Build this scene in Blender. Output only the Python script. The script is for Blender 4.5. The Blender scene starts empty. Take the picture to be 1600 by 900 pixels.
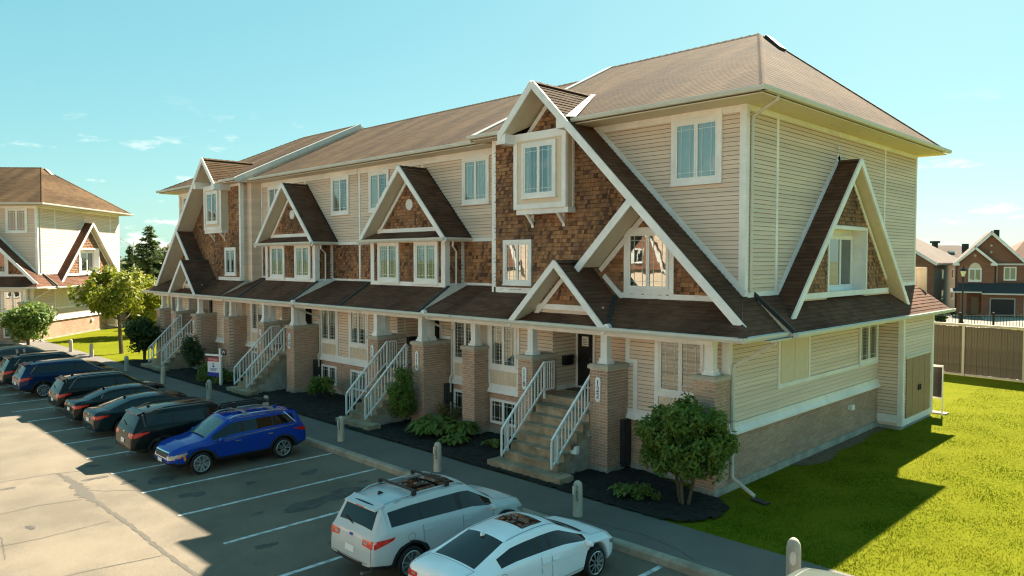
import bpy, math, random
import numpy as np
from mathutils import Vector, Matrix
from mathutils.bvhtree import BVHTree

S = bpy.context.scene
S.render.engine = 'CYCLES'
COL = S.collection
rng = random.Random(7)
# ------------------------------------------------------------------ camera, sky, sun, exposure
cam = bpy.data.cameras.new('camera')
cam.sensor_width = 36.0
cam.lens = 1164 / 1600 * 36
cam.clip_start, cam.clip_end = 0.5, 6000
cam_o = bpy.data.objects.new('camera', cam)
COL.objects.link(cam_o)
CAM = Vector((9.226, -17.588, 5.8))
cam_o.location = CAM
cam_o.rotation_euler = (math.radians(90 - 2.165), 0, math.radians(45))
S.camera = cam_o
FW, RT = Vector((-1, 1, 0)).normalized(), Vector((1, 1, 0)).normalized()


def cdr(d, a, z=0.0):
    """a point d metres ahead of and a metres to the right of where the photographer hovers"""
    p = CAM + FW * d + RT * a
    return Vector((p.x, p.y, z))


SUN_DIR = Vector((-0.28, 1.06, 1.0)).normalized()
SUN_EL = math.asin(SUN_DIR.z)
SUN_AZ = math.atan2(SUN_DIR.x, SUN_DIR.y)
SKY_GRADE = ((0.72, 0.435), (0.48, 1.04), (0.42, 1.09))
world = bpy.data.worlds.new('World')
S.world = world
world.use_nodes = True
wn, wl = world.node_tree.nodes, world.node_tree.links
bg = wn['Background']
sky = wn.new('ShaderNodeTexSky')
sky.sky_type = 'NISHITA'
sky.sun_disc = False
sky.sun_elevation = SUN_EL
sky.sun_rotation = SUN_AZ
sky.altitude = 100
sky.air_density, sky.dust_density, sky.ozone_density = 1.0, 0.6, 1.6
sc_ = wn.new('ShaderNodeSeparateColor')
cc_ = wn.new('ShaderNodeCombineColor')
wl.new(sky.outputs[0], sc_.inputs[0])
for i, (pw, gn) in enumerate(SKY_GRADE):      # teal colour grade of the whole sky, channel by channel
    p_ = wn.new('ShaderNodeMath')
    p_.operation = 'POWER'
    p_.inputs[1].default_value = pw
    g_ = wn.new('ShaderNodeMath')
    g_.operation = 'MULTIPLY'
    g_.inputs[1].default_value = gn
    wl.new(sc_.outputs[i], p_.inputs[0])
    wl.new(p_.outputs[0], g_.inputs[0])
    wl.new(g_.outputs[0], cc_.inputs[i])
tc = wn.new('ShaderNodeTexCoord')
mp = wn.new('ShaderNodeMapping')
mp.inputs['Scale'].default_value = (1.0, 1.0, 3.2)
mp.inputs['Location'].default_value = (0.8, 0.5, 0.3)
wl.new(tc.outputs['Generated'], mp.inputs[0])
nz = wn.new('ShaderNodeTexNoise')
nz.inputs['Scale'].default_value = 13.0
nz.inputs['Detail'].default_value = 7
nz.inputs['Roughness'].default_value = 0.58
wl.new(mp.outputs[0], nz.inputs[0])
cr = wn.new('ShaderNodeValToRGB')
cr.color_ramp.elements[0].position, cr.color_ramp.elements[1].position = 0.58, 0.66
wl.new(nz.outputs[0], cr.inputs[0])
sep = wn.new('ShaderNodeSeparateXYZ')
wl.new(tc.outputs['Generated'], sep.inputs[0])
el = wn.new('ShaderNodeMapRange')
el.inputs[1].default_value, el.inputs[2].default_value = 0.20, 0.03
wl.new(sep.outputs[2], el.inputs[0])
mul = wn.new('ShaderNodeMath')
mul.operation = 'MULTIPLY'
wl.new(cr.outputs[0], mul.inputs[0])
wl.new(el.outputs[0], mul.inputs[1])
cm = wn.new('ShaderNodeMix')
cm.data_type = 'RGBA'
wl.new(mul.outputs[0], cm.inputs[0])
wl.new(cc_.outputs[0], cm.inputs[6])
cm.inputs[7].default_value = (3.5, 3.6, 3.3, 1)
wl.new(cm.outputs[2], bg.inputs[0])
bg.inputs[1].default_value = 0.068

sun = bpy.data.lights.new('sun', 'SUN')
sun.energy = 3.9
sun.angle = math.radians(0.5)
sun.color = (1.0, 0.89, 0.72)
sun_o = bpy.data.objects.new('sun', sun)
COL.objects.link(sun_o)
sun_o.rotation_euler = SUN_DIR.to_track_quat('Z', 'Y').to_euler()
vs = S.view_settings
vs.view_transform = 'Standard'
vs.look = 'None'
vs.exposure = 2.4
vs.gamma = 1.0
S.cycles.filter_width = 1.2
S.cycles.max_bounces = 10
S.cycles.diffuse_bounces = 6

# ------------------------------------------------------------------ materials
MATS = {}


def nodes_of(name):
    m = bpy.data.materials.new(name)
    m.use_nodes = True
    nt = m.node_tree
    return m, nt.nodes, nt.links, nt.nodes['Principled BSDF']


def M(name, col, rough=0.7, var=0.12, scale=6.0, stretch=(1, 1, 1), col2=None, island=0.0, bump=0.0, bscale=80.0,
      metal=0.0, coat=0.0, ior=1.45, spots=None, trans=0.0, big=0.0, big_scale=0.6, detail=4, sheen=None):
    """procedural material: two-scale noise tint, optional per-piece variation, optional dark wear spots, fine bump"""
    m, N, L, P = nodes_of(name)
    c = lambda k: (max(0, col[0] * k), max(0, col[1] * k), max(0, col[2] * k), 1)
    tcn = N.new('ShaderNodeTexCoord')
    mpn = N.new('ShaderNodeMapping')
    mpn.inputs['Scale'].default_value = stretch
    L.new(tcn.outputs['Object'], mpn.inputs[0])
    n1 = N.new('ShaderNodeTexNoise')
    n1.inputs['Scale'].default_value = scale
    n1.inputs['Detail'].default_value = detail
    n1.inputs['Roughness'].default_value = 0.65
    L.new(mpn.outputs[0], n1.inputs[0])
    r1 = N.new('ShaderNodeValToRGB')
    r1.color_ramp.elements[0].position, r1.color_ramp.elements[1].position = 0.3, 0.7
    r1.color_ramp.elements[0].color = c(1 - var)
    r1.color_ramp.elements[1].color = c(1 + var)
    L.new(n1.outputs[0], r1.inputs[0])
    out = r1.outputs[0]
    if col2 is not None:
        mx = N.new('ShaderNodeMix')
        mx.data_type = 'RGBA'
        if island:
            g = N.new('ShaderNodeNewGeometry')
            mm = N.new('ShaderNodeMapRange')
            mm.inputs[3].default_value, mm.inputs[4].default_value = 0.0, island
            L.new(g.outputs['Random Per Island'], mm.inputs[0])
            L.new(mm.outputs[0], mx.inputs[0])
        else:
            n2 = N.new('ShaderNodeTexNoise')
            n2.inputs['Scale'].default_value = big_scale
            n2.inputs['Detail'].default_value = 5
            L.new(mpn.outputs[0], n2.inputs[0])
            r2 = N.new('ShaderNodeValToRGB')
            r2.color_ramp.elements[0].position, r2.color_ramp.elements[1].position = 0.42, 0.62
            L.new(n2.outputs[0], r2.inputs[0])
            L.new(r2.outputs[0], mx.inputs[0])
        L.new(out, mx.inputs[6])
        mx.inputs[7].default_value = (*col2, 1)
        out = mx.outputs[2]
    if big:
        n3 = N.new('ShaderNodeTexNoise')
        n3.inputs['Scale'].default_value = big_scale
        n3.inputs['Detail'].default_value = 6
        n3.inputs['Roughness'].default_value = 0.6
        L.new(mpn.outputs[0], n3.inputs[0])
        r3 = N.new('ShaderNodeValToRGB')
        r3.color_ramp.elements[0].position, r3.color_ramp.elements[1].position = 0.38, 0.62
        r3.color_ramp.elements[0].color = (1 - big, 1 - big, 1 - big, 1)
        L.new(n3.outputs[0], r3.inputs[0])
        mb = N.new('ShaderNodeMix')
        mb.data_type, mb.blend_type = 'RGBA', 'MULTIPLY'
        mb.inputs[0].default_value = 1
        L.new(out, mb.inputs[6])
        L.new(r3.outputs[0], mb.inputs[7])
        out = mb.outputs[2]
    L.new(out, P.inputs['Base Color'])
    P.inputs['Roughness'].default_value = rough
    P.inputs['Metallic'].default_value = metal
    P.inputs['IOR'].default_value = ior
    P.inputs['Coat Weight'].default_value = coat
    P.inputs['Coat Roughness'].default_value = 0.03
    if bump:
        nb = N.new('ShaderNodeTexNoise')
        nb.inputs['Scale'].default_value = bscale
        nb.inputs['Detail'].default_value = 3
        L.new(mpn.outputs[0], nb.inputs[0])
        bp = N.new('ShaderNodeBump')
        bp.inputs['Strength'].default_value = bump
        bp.inputs['Distance'].default_value = 0.02
        L.new(nb.outputs[0], bp.inputs['Height'])
        L.new(bp.outputs[0], P.inputs['Normal'])
    if trans:
        tr = N.new('ShaderNodeBsdfTranslucent')
        L.new(out, tr.inputs[0])
        ms = N.new('ShaderNodeMixShader')
        ms.inputs[0].default_value = trans
        L.new(P.outputs[0], ms.inputs[1])
        L.new(tr.outputs[0], ms.inputs[2])
        L.new(ms.outputs[0], N['Material Output'].inputs[0])
    MATS[name] = m
    return m


def ramp_island(name, cols, rough=0.85, big=0.5, big_scale=0.55, fine=0.25, stretch=(1, 1, 1), bump=0.0, fs=30):
    """material whose colour is picked per loose piece from a ramp, with weathered patches over it"""
    m, N, L, P = nodes_of(name)
    g = N.new('ShaderNodeNewGeometry')
    r = N.new('ShaderNodeValToRGB')
    e = r.color_ramp.elements
    while len(e) < len(cols):
        e.new(0.5)
    for i, c in enumerate(cols):
        e[i].position = i / (len(cols) - 1)
        e[i].color = (*c, 1)
    L.new(g.outputs['Random Per Island'], r.inputs[0])
    tcn = N.new('ShaderNodeTexCoord')
    mpn = N.new('ShaderNodeMapping')
    mpn.inputs['Scale'].default_value = stretch
    L.new(tcn.outputs['Object'], mpn.inputs[0])
    out = r.outputs[0]
    for sc, amt, lo, hi in ((big_scale, big, 0.36, 0.62), (fs, fine, 0.3, 0.7)):
        n = N.new('ShaderNodeTexNoise')
        n.inputs['Scale'].default_value = sc
        n.inputs['Detail'].default_value = 6
        L.new(mpn.outputs[0], n.inputs[0])
        q = N.new('ShaderNodeValToRGB')
        q.color_ramp.elements[0].position, q.color_ramp.elements[1].position = lo, hi
        q.color_ramp.elements[0].color = (1 - amt, 1 - amt, 1 - amt, 1)
        L.new(n.outputs[0], q.inputs[0])
        x = N.new('ShaderNodeMix')
        x.data_type, x.blend_type = 'RGBA', 'MULTIPLY'
        x.inputs[0].default_value = 1
        L.new(out, x.inputs[6])
        L.new(q.outputs[0], x.inputs[7])
        out = x.outputs[2]
    L.new(out, P.inputs['Base Color'])
    P.inputs['Roughness'].default_value = rough
    if bump:
        bp = N.new('ShaderNodeBump')
        bp.inputs['Strength'].default_value = bump
        bp.inputs['Distance'].default_value = 0.01
        L.new(n.outputs[0], bp.inputs['Height'])
        L.new(bp.outputs[0], P.inputs['Normal'])
    MATS[name] = m
    return m


def window_glass(name, mirror=0.2, tintc=(0.55, 0.62, 0.6)):
    m, N, L, P = nodes_of(name)
    t = N.new('ShaderNodeBsdfTransparent')
    t.inputs[0].default_value = (*tintc, 1)
    gl = N.new('ShaderNodeBsdfGlossy')
    gl.inputs['Roughness'].default_value = 0.015
    gl.inputs['Color'].default_value = (0.92, 0.97, 0.96, 1)
    fr = N.new('ShaderNodeLayerWeight')
    fr.inputs[0].default_value = mirror
    n = N.new('ShaderNodeTexNoise')
    n.inputs['Scale'].default_value = 1.3
    tcn = N.new('ShaderNodeTexCoord')
    L.new(tcn.outputs['Object'], n.inputs[0])
    bp = N.new('ShaderNodeBump')
    bp.inputs['Strength'].default_value = 0.05
    bp.inputs['Distance'].default_value = 0.05
    L.new(n.outputs[0], bp.inputs['Height'])
    L.new(bp.outputs[0], gl.inputs['Normal'])
    ad = N.new('ShaderNodeMath')
    ad.operation = 'ADD'
    ad.inputs[1].default_value = 0.22
    ad.use_clamp = True
    L.new(fr.outputs['Fresnel'], ad.inputs[0])
    mx = N.new('ShaderNodeMixShader')
    L.new(ad.outputs[0], mx.inputs[0])
    L.new(t.outputs[0], mx.inputs[1])
    L.new(gl.outputs[0], mx.inputs[2])
    L.new(mx.outputs[0], N['Material Output'].inputs[0])
    MATS[name] = m
    return m


M('siding', (0.79, 0.615, 0.475), 0.6, 0.06, 3, (0.3, 0.3, 8), big=0.17, big_scale=0.4)
M('trim', (0.88, 0.84, 0.80), 0.55, 0.05, 4, big=0.14, big_scale=0.8)
M('panel', (0.70, 0.57, 0.42), 0.6, 0.05, 4)
M('soffit', (0.68, 0.58, 0.44), 0.6, 0.05, 4)
M('gutter', (0.60, 0.57, 0.49), 0.45, 0.06, 3)
M('flashing', (0.66, 0.62, 0.54), 0.4, 0.1, 5)
M('dark_metal', (0.03, 0.03, 0.03), 0.5, 0.2)
ramp_island('shake', [(0.12, 0.057, 0.034), (0.28, 0.128, 0.062), (0.43, 0.195, 0.083), (0.57, 0.28, 0.122), (0.31, 0.165, 0.097), (0.49, 0.22, 0.092)],
            0.9, 0.5, 0.6, 0.3, (1, 1, 0.7), 0.3, 22)
M('gap_shade', (0.03, 0.018, 0.012), 0.95, 0.2)  # dark sheet behind siding and shakes, paints shade into their gaps
ramp_island('shingle', [(0.092, 0.055, 0.027), (0.122, 0.073, 0.036), (0.138, 0.085, 0.043), (0.106, 0.062, 0.031)],
            0.95, 0.48, 0.6, 0.18, (1.3, 0.26, 0.26), 0.2, 60)
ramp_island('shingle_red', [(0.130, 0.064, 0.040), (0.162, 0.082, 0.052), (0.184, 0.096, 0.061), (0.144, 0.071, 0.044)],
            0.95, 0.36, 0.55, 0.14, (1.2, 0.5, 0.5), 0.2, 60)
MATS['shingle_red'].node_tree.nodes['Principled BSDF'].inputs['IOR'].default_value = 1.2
MATS['shingle'].node_tree.nodes['Principled BSDF'].inputs['IOR'].default_value = 1.2
ramp_island('brick', [(0.46, 0.275, 0.175), (0.55, 0.34, 0.225), (0.61, 0.38, 0.255), (0.49, 0.30, 0.21), (0.58, 0.32, 0.22)],
            0.9, 0.18, 0.7, 0.22, (1, 1, 1), 0.3, 50)
M('mortar', (0.62, 0.54, 0.45), 0.95, 0.1, 20)
M('cap_stone', (0.46, 0.39, 0.30), 0.85, 0.15, 9, bump=0.2)
M('foundation', (0.42, 0.37, 0.30), 0.9, 0.15, 5, big=0.3, big_scale=1.2, bump=0.2)
M('step_stone', (0.43, 0.31, 0.20), 0.9, 0.25, 4, (1, 1, 1), big=0.4, big_scale=1.6, bump=0.25)
M('rail_white', (0.78, 0.77, 0.73), 0.4, 0.04)
M('door_dark', (0.018, 0.014, 0.014), 0.35, 0.2)
M('door_tan', (0.30, 0.19, 0.115), 0.55, 0.12, 5)
M('mailbox', (0.01, 0.01, 0.01), 0.4, 0.1)
M('room_dark', (0.02, 0.022, 0.022), 0.9, 0.3, 2)
M('curtain', (0.62, 0.58, 0.52), 0.9, 0.12, 9, (6, 6, 0.2))
M('blind', (0.50, 0.49, 0.45), 0.8, 0.2, 14, (0.2, 0.2, 6))
window_glass('glass')
M('paper', (0.75, 0.72, 0.66), 0.8, 0.03)
M('ink', (0.03, 0.03, 0.035), 0.7, 0.05)
M('mulch', (0.020, 0.015, 0.012), 0.95, 0.6, 30, bump=0.9, bscale=45, big=0.4, big_scale=2)
ramp_island('chips', [(0.012, 0.009, 0.008), (0.03, 0.02, 0.015), (0.05, 0.03, 0.02), (0.02, 0.015, 0.012), (0.13, 0.09, 0.05)], 0.95, 0.1)
M('asphalt', (0.185, 0.152, 0.108), 0.9, 0.34, 55, big=0.32, big_scale=0.42, bump=0.35, bscale=200, detail=3)
M('tar', (0.085, 0.075, 0.058), 0.85, 0.3, 20)
M('oil', (0.085, 0.075, 0.062), 0.75, 0.35, 5, big=0.3, big_scale=3)
M('walk', (0.155, 0.138, 0.118), 0.92, 0.22, 120, big=0.2, big_scale=0.5, bump=0.3, bscale=180)
M('concrete', (0.36, 0.31, 0.235), 0.9, 0.16, 8, big=0.3, big_scale=1.3, bump=0.2)
M('bollard', (0.50, 0.44, 0.34), 0.85, 0.12, 9, (1, 1, 0.4), big=0.25, big_scale=3)
M('line_paint', (0.70, 0.72, 0.70), 0.7, 0.2, 30, big=0.5, big_scale=5)
M('lawn', (0.12, 0.132, 0.008), 0.95, 0.3, 7, (1, 1, 1), ior=1.05, col2=(0.14, 0.148, 0.010), big_scale=0.55, bump=0.6, bscale=60)
M('blade', (0.082, 0.130, 0.003), 0.8, 0.3, 3, ior=1.08, col2=(0.165, 0.172, 0.010), big=0.24, big_scale=0.55, trans=0.35)
M('field', (0.10, 0.115, 0.03), 0.95, 0.3, 0.05, big=0.3, big_scale=0.01)
M('soil', (0.13, 0.095, 0.06), 0.95, 0.4, 8, bump=0.5)
for nm, c1, c2 in (('leaf', (0.095, 0.175, 0.025), (0.19, 0.235, 0.035)), ('leaf_yellow', (0.15, 0.205, 0.016), (0.29, 0.275, 0.02)),
                   ('leaf_dark', (0.028, 0.065, 0.018), (0.07, 0.105, 0.022)), ('needle', (0.05, 0.105, 0.035), (0.14, 0.175, 0.045)),
                   ('leaf_tan', (0.20, 0.16, 0.05), (0.28, 0.2, 0.07)), ('hosta', (0.10, 0.17, 0.025), (0.22, 0.24, 0.05)),
                   ('leaf_far', (0.05, 0.08, 0.022), (0.11, 0.11, 0.03))):
    M(nm, c1, 0.6, 0.25, 3, col2=c2, island=0.9, trans=0.42)
M('bark', (0.10, 0.075, 0.05), 0.95, 0.3, 12, (1, 1, 0.3), bump=0.5)
M('fence_wood', (0.14, 0.118, 0.082), 0.9, 0.35, 10, (6, 6, 0.5), big=0.4, big_scale=1.2)
M('fence_cream', (0.40, 0.37, 0.29), 0.6, 0.06)
M('iron', (0.012, 0.012, 0.012), 0.5, 0.1)
M('lamp_glass', (0.75, 0.72, 0.6), 0.3, 0.05)
M('house_brick', (0.27, 0.125, 0.075), 0.9, 0.3, 14, (1, 1, 3), big=0.2, big_scale=0.5)
M('house_siding', (0.40, 0.38, 0.33), 0.8, 0.08, 3, (0.2, 0.2, 10))
M('house_roof', (0.14, 0.10, 0.075), 0.95, 0.25, 5, (1, 1, 4), big=0.2, big_scale=0.5)
M('house_roof_dark', (0.045, 0.045, 0.045), 0.95, 0.25, 5, (1, 1, 4))
M('sign_red', (0.55, 0.02, 0.03), 0.5, 0.05)
M('sign_blue', (0.01, 0.03, 0.30), 0.5, 0.05)
M('sign_white', (0.75, 0.75, 0.75), 0.5, 0.03)
M('sign_black', (0.012, 0.01, 0.02), 0.5, 0.05)
# cars
for nm, c in (('paint_white', (0.82, 0.86, 0.87)), ('paint_pearl', (0.49, 0.525, 0.53)), ('paint_blue', (0.004, 0.040, 0.29)), ('paint_black', (0.008, 0.011, 0.011)),
              ('paint_teal', (0.010, 0.022, 0.026)), ('paint_navy', (0.006, 0.022, 0.075)), ('paint_silver', (0.42, 0.44, 0.44)), ('paint_green', (0.10, 0.12, 0.105))):
    M(nm, c, 0.12, 0.03, 2, coat=0.28 if c[0] < .1 and c[2] < .2 else .5, ior=1.2)
M('car_glass', (0.003, 0.006, 0.006), 0.02, 0.05, ior=1.5)
M('car_glass_pale', (0.05, 0.10, 0.095), 0.02, 0.2, ior=1.7)
M('car_trim', (0.016, 0.017, 0.017), 0.55, 0.1)
M('tyre', (0.014, 0.014, 0.014), 0.8, 0.15)
M('alloy', (0.50, 0.51, 0.51), 0.3, 0.05, metal=0.85)
M('chrome', (0.75, 0.76, 0.76), 0.12, 0.02, metal=1.0)
M('lamp_red', (0.62, 0.018, 0.008), 0.2, 0.1, coat=0.4)
M('lamp_amber', (0.70, 0.20, 0.02), 0.2, 0.1, coat=1.0)
M('lamp_clear', (0.24, 0.26, 0.26), 0.12, 0.15, 12, coat=1.0)
M('plate', (0.72, 0.74, 0.74), 0.5, 0.02)


# ------------------------------------------------------------------ geometry helpers
class MB:
    def __init__(s, tf=None):
        s.v, s.f, s.tf = [], [], tf

    def poly(s, pts):
        i = len(s.v)
        s.v += [tuple(p) for p in pts]
        s.f.append(tuple(range(i, i + len(pts))))

    def prism(s, pts, off):
        off = Vector(off)
        a = [Vector(p) for p in pts]
        n, i = len(a), len(s.v)
        s.v += [tuple(p) for p in a] + [tuple(p + off) for p in a]
        s.f.append(tuple(range(i, i + n)))
        s.f.append(tuple(range(i + 2 * n - 1, i + n - 1, -1)))
        for k in range(n):
            j = (k + 1) % n
            s.f.append((i + k, i + n + k, i + n + j, i + j))

    def box(s, x0, x1, y0, y1, z0, z1):
        s.prism([(x0, y0, z0), (x1, y0, z0), (x1, y1, z0), (x0, y1, z0)], (0, 0, z1 - z0))

    def bar(s, p, q, w, h, up=(0, 0, 1)):
        """rectangular bar from p to q, w across and h along up, centred"""
        p, q = Vector(p), Vector(q)
        d = (q - p).normalized()
        sd = d.cross(Vector(up)).normalized() * w / 2
        u = sd.cross(d).normalized() * h / 2
        s.prism([p - sd - u, p + sd - u, p + sd + u, p - sd + u], q - p)

    def tube(s, pts, r, n=8):
        pts = [Vector(p) for p in pts]
        rs = r if isinstance(r, (list, tuple)) else [r] * len(pts)
        i0 = len(s.v)
        for k, p in enumerate(pts):
            d = (pts[min(k + 1, len(pts) - 1)] - pts[max(k - 1, 0)]).normalized()
            a = d.orthogonal().normalized() if k == 0 else (a - d * a.dot(d)).normalized()
            b = d.cross(a)
            for j in range(n):
                t = 2 * math.pi * j / n
                s.v.append(tuple(p + (a * math.cos(t) + b * math.sin(t)) * rs[k]))
        for k in range(len(pts) - 1):
            for j in range(n):
                x, y = i0 + k * n, i0 + (k + 1) * n
                s.f.append((x + j, x + (j + 1) % n, y + (j + 1) % n, y + j))
        s.f.append(tuple(range(i0 + n - 1, i0 - 1, -1)))
        s.f.append(tuple(range(len(s.v) - n, len(s.v))))

    def lathe(s, prof, c=(0, 0, 0), axis='z', n=16):
        c = Vector(c)
        i0 = len(s.v)
        for r, h in prof:
            for j in range(n):
                t = 2 * math.pi * j / n
                if axis == 'z':
                    p = (r * math.cos(t), r * math.sin(t), h)
                else:
                    p = (r * math.cos(t), h, r * math.sin(t))
                s.v.append(tuple(c + Vector(p)))
        for k in range(len(prof) - 1):
            for j in range(n):
                x, y = i0 + k * n, i0 + (k + 1) * n
                s.f.append((x + j, x + (j + 1) % n, y + (j + 1) % n, y + j))
        s.f.append(tuple(range(i0, i0 + n)))
        s.f.append(tuple(range(len(s.v) - n, len(s.v))))

    def mesh(s, name, mat, smooth=False):
        m = bpy.data.meshes.new(name)
        v = [tuple(s.tf(*p)) for p in s.v] if s.tf else s.v
        m.from_pydata(v, [], s.f)
        if mat:
            m.materials.append(MATS[mat])
        if smooth:
            m.polygons.foreach_set('use_smooth', [True] * len(m.polygons))
            try:
                m.set_sharp_from_angle(angle=math.radians(40))
            except Exception:
                pass
        m.update()
        return m


def link(name, mesh, parent=None, mtx=None, **props):
    o = bpy.data.objects.new(name, mesh)
    COL.objects.link(o)
    if parent is not None:
        o.parent = parent
    if mtx is not None:
        o.matrix_local = mtx
    for k, v in props.items():
        o[k] = v
    return o


def obj(name, mb, mat, parent=None, smooth=False, **props):
    return link(name, mb.mesh(name, mat, smooth), parent, **props)


def thing(name, label, cat, loc=(0, 0, 0), rotz=0.0, group=None):
    o = bpy.data.objects.new(name, None)
    COL.objects.link(o)
    o.empty_display_size = 0.3
    o.location = loc
    o.rotation_euler = (0, 0, rotz)
    tag(o, label, cat, group)
    return o


def tag(o, label, cat, group=None):
    o['label'], o['category'] = label, cat
    if group:
        o['group'] = group


def clip(P, k, v, less):
    R, n = [], len(P)
    for i in range(n):
        p, q = P[i], P[(i + 1) % n]
        dp = (v - p[k]) if less else (p[k] - v)
        dq = (v - q[k]) if less else (q[k] - v)
        if dp >= 0:
            R.append(p)
        if (dp > 1e-9 and dq < -1e-9) or (dp < -1e-9 and dq > 1e-9):
            t = dp / (dp - dq)
            R.append((p[0] + (q[0] - p[0]) * t, p[1] + (q[1] - p[1]) * t))
    return R


def clad(mb, pts, up, n, course, width=None, t=0.012, t0=0.002, gap=0.0, jit=0.0, flat=False, out=None, phase=0.0, wear=0.0):
    """lay lapped courses (boards, shakes, shingles) or gapped bricks over a convex polygon"""
    o = Vector(pts[0])
    n = Vector(n).normalized()
    up = Vector(up)
    up = (up - n * up.dot(n)).normalized()
    u = up.cross(n)
    P = [((Vector(p) - o).dot(u), (Vector(p) - o).dot(up)) for p in pts]
    b0, b1 = min(p[1] for p in P), max(p[1] for p in P)
    k, row = b0 + phase, 0
    if phase:
        k -= course
    while k < b1 - 1e-4:
        c = course
        st = clip(clip(P, 1, k + gap, False), 1, k + c, True)
        if len(st) >= 3:
            pcs = []
            if width:
                a0, a1 = min(p[0] for p in st), max(p[0] for p in st)
                a = math.floor(a0 / width) * width - (row % 2) * width * 0.5 - width
                while a < a1:
                    w = width * (1 + rng.uniform(-jit, jit))
                    if a + w > a0:
                        q = clip(clip(st, 0, a + gap, False), 0, a + w, True)
                        if len(q) >= 3:
                            pcs.append(q)
                    a += w
            else:
                pcs = [st]
            for q in pcs:
                ar = abs(sum(q[i][0] * q[(i + 1) % len(q)][1] - q[(i + 1) % len(q)][0] * q[i][1] for i in range(len(q)))) / 2
                if ar < 2e-4:
                    continue
                tt = t * (1 + rng.uniform(-wear, wear))
                m = mb if out is None else MB(mb.tf)
                base = [o + u * a + up * b for a, b in q]
                top = [p + n * (t0 + (tt if flat else tt * max(0.0, 1 - (b - k) / c))) for p, (a, b) in zip(base, q)]
                i, nn = len(m.v), len(q)
                m.v += [tuple(p) for p in top] + [tuple(p) for p in base]
                m.f.append(tuple(range(i, i + nn)))
                for e in range(nn):
                    f = (e + 1) % nn
                    m.f.append((i + e, i + nn + e, i + nn + f, i + f))
                if out is not None:
                    out.append(m)
        k += course
        row += 1


def text_mesh(name, body, size, mat, line=0.86, extrude=0.004):
    cu = bpy.data.curves.new(name, 'FONT')
    cu.body = body
    cu.size = size
    cu.align_x, cu.align_y = 'CENTER', 'CENTER'
    cu.space_line = line
    cu.extrude = extrude
    cu.resolution_u = 3
    to = bpy.data.objects.new(name, cu)
    COL.objects.link(to)
    m = bpy.data.meshes.new_from_object(to.evaluated_get(bpy.context.evaluated_depsgraph_get()))
    bpy.data.objects.remove(to)
    m.name = name
    m.materials.clear()
    m.materials.append(MATS[mat])
    return m


def face_mtx(o, n):
    """frame whose x runs along a wall, y into it, z up"""
    n = Vector(n).normalized()
    y = -n
    z = Vector((0, 0, 1))
    x = y.cross(z)
    return Matrix(((x.x, y.x, z.x, o[0]), (x.y, y.y, z.y, o[1]), (x.z, y.z, z.z, o[2]), (0, 0, 0, 1)))


TXT = Matrix.Rotation(math.pi / 2, 4, 'X')


# ------------------------------------------------------------------ windows
WCACHE = {}


def window_meshes(w, h, cas, ns, grille):
    key = (round(w, 2), round(h, 2), cas, ns, grille)
    if key in WCACHE:
        return WCACHE[key]
    a = MB()
    e = cas
    if e > 0:
        for x0, x1, z0, z1 in ((-w / 2 - e, -w / 2, -e, h + e), (w / 2, w / 2 + e, -e, h + e), (-w / 2, w / 2, h, h + e), (-w / 2, w / 2, -e, 0)):
            a.box(x0, x1, -0.06, 0, z0, z1)
        a.box(-w / 2 - e - 0.02, w / 2 + e + 0.02, -0.085, -0.0, -e - 0.03, -e)
    else:
        for x0, x1, z0, z1 in ((-w / 2 - .03, -w / 2, -.03, h + .03), (w / 2, w / 2 + .03, -.03, h + .03), (-w / 2, w / 2, h, h + .03), (-w / 2, w / 2, -.03, 0)):
            a.box(x0, x1, -0.05, 0, z0, z1)
    sw = w / ns
    f = 0.055
    b = MB()
    for x0, x1, z0, z1 in ((0.003, f, 0, h), (sw - f, sw - 0.003, 0, h), (f, sw - f, h - f, h), (f, sw - f, 0, f)):
        b.box(x0, x1, -0.048, -0.012, z0, z1)
    c = MB()
    c.poly([(f, -0.026, f), (sw - f, -0.026, f), (sw - f, -0.026, h - f), (f, -0.026, h - f)])
    d = MB()
    g = 0.011
    ins = min(0.13, sw * 0.2)
    for x in (f + ins, sw - f - ins):
        d.box(x - g / 2, x + g / 2, -0.036, -0.028, f, h - f)
    for z in (f + ins, h - f - ins):
        d.box(f, sw - f, -0.0365, -0.0285, z - g / 2, z + g / 2)
    k = MB()
    k.poly([(-w / 2, -0.006, 0), (w / 2, -0.006, 0), (w / 2, -0.006, h), (-w / 2, -0.006, h)])
    r = dict(case=a.mesh('window', 'trim'), sash=b.mesh('sash', 'rail_white'), pane=c.mesh('pane', 'glass'), bar=d.mesh('glazing_bar', 'rail_white') if grille else None)
    for nm, mt in (('dark', 'room_dark'), ('curtain', 'curtain'), ('blind', 'blind')):
        r[nm] = k.mesh('blind' if nm != 'dark' else 'window_back', mt)
    kc = MB()
    for s_ in (-1, 1):
        x0, x1 = sorted((s_ * w / 2, s_ * w * 0.27))
        nst = 5
        pr = [(x0 + (x1 - x0) * i / nst, -0.008 - 0.008 * (i % 2)) for i in range(nst + 1)]
        for (xa, ya), (xb, yb) in zip(pr[:-1], pr[1:]):
            kc.poly([(xa, ya, 0), (xb, yb, 0), (xb, yb, h), (xa, ya, h)])
    r['drapes'] = kc.mesh('curtain', 'curtain')
    kh = MB()
    kh.poly([(-w / 2, -.010, h * .45), (w / 2, -.010, h * .45), (w / 2, -.010, h), (-w / 2, -.010, h)])
    r['half'] = kh.mesh('roller_blind', 'blind')
    ks_ = MB()
    ks_.poly([(-w / 2, -.010, 0), (-.02, -.010, 0), (-.02, -.010, h), (-w / 2, -.010, h)])
    r['side'] = ks_.mesh('curtain', 'curtain')
    WCACHE[key] = r
    return r


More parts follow.
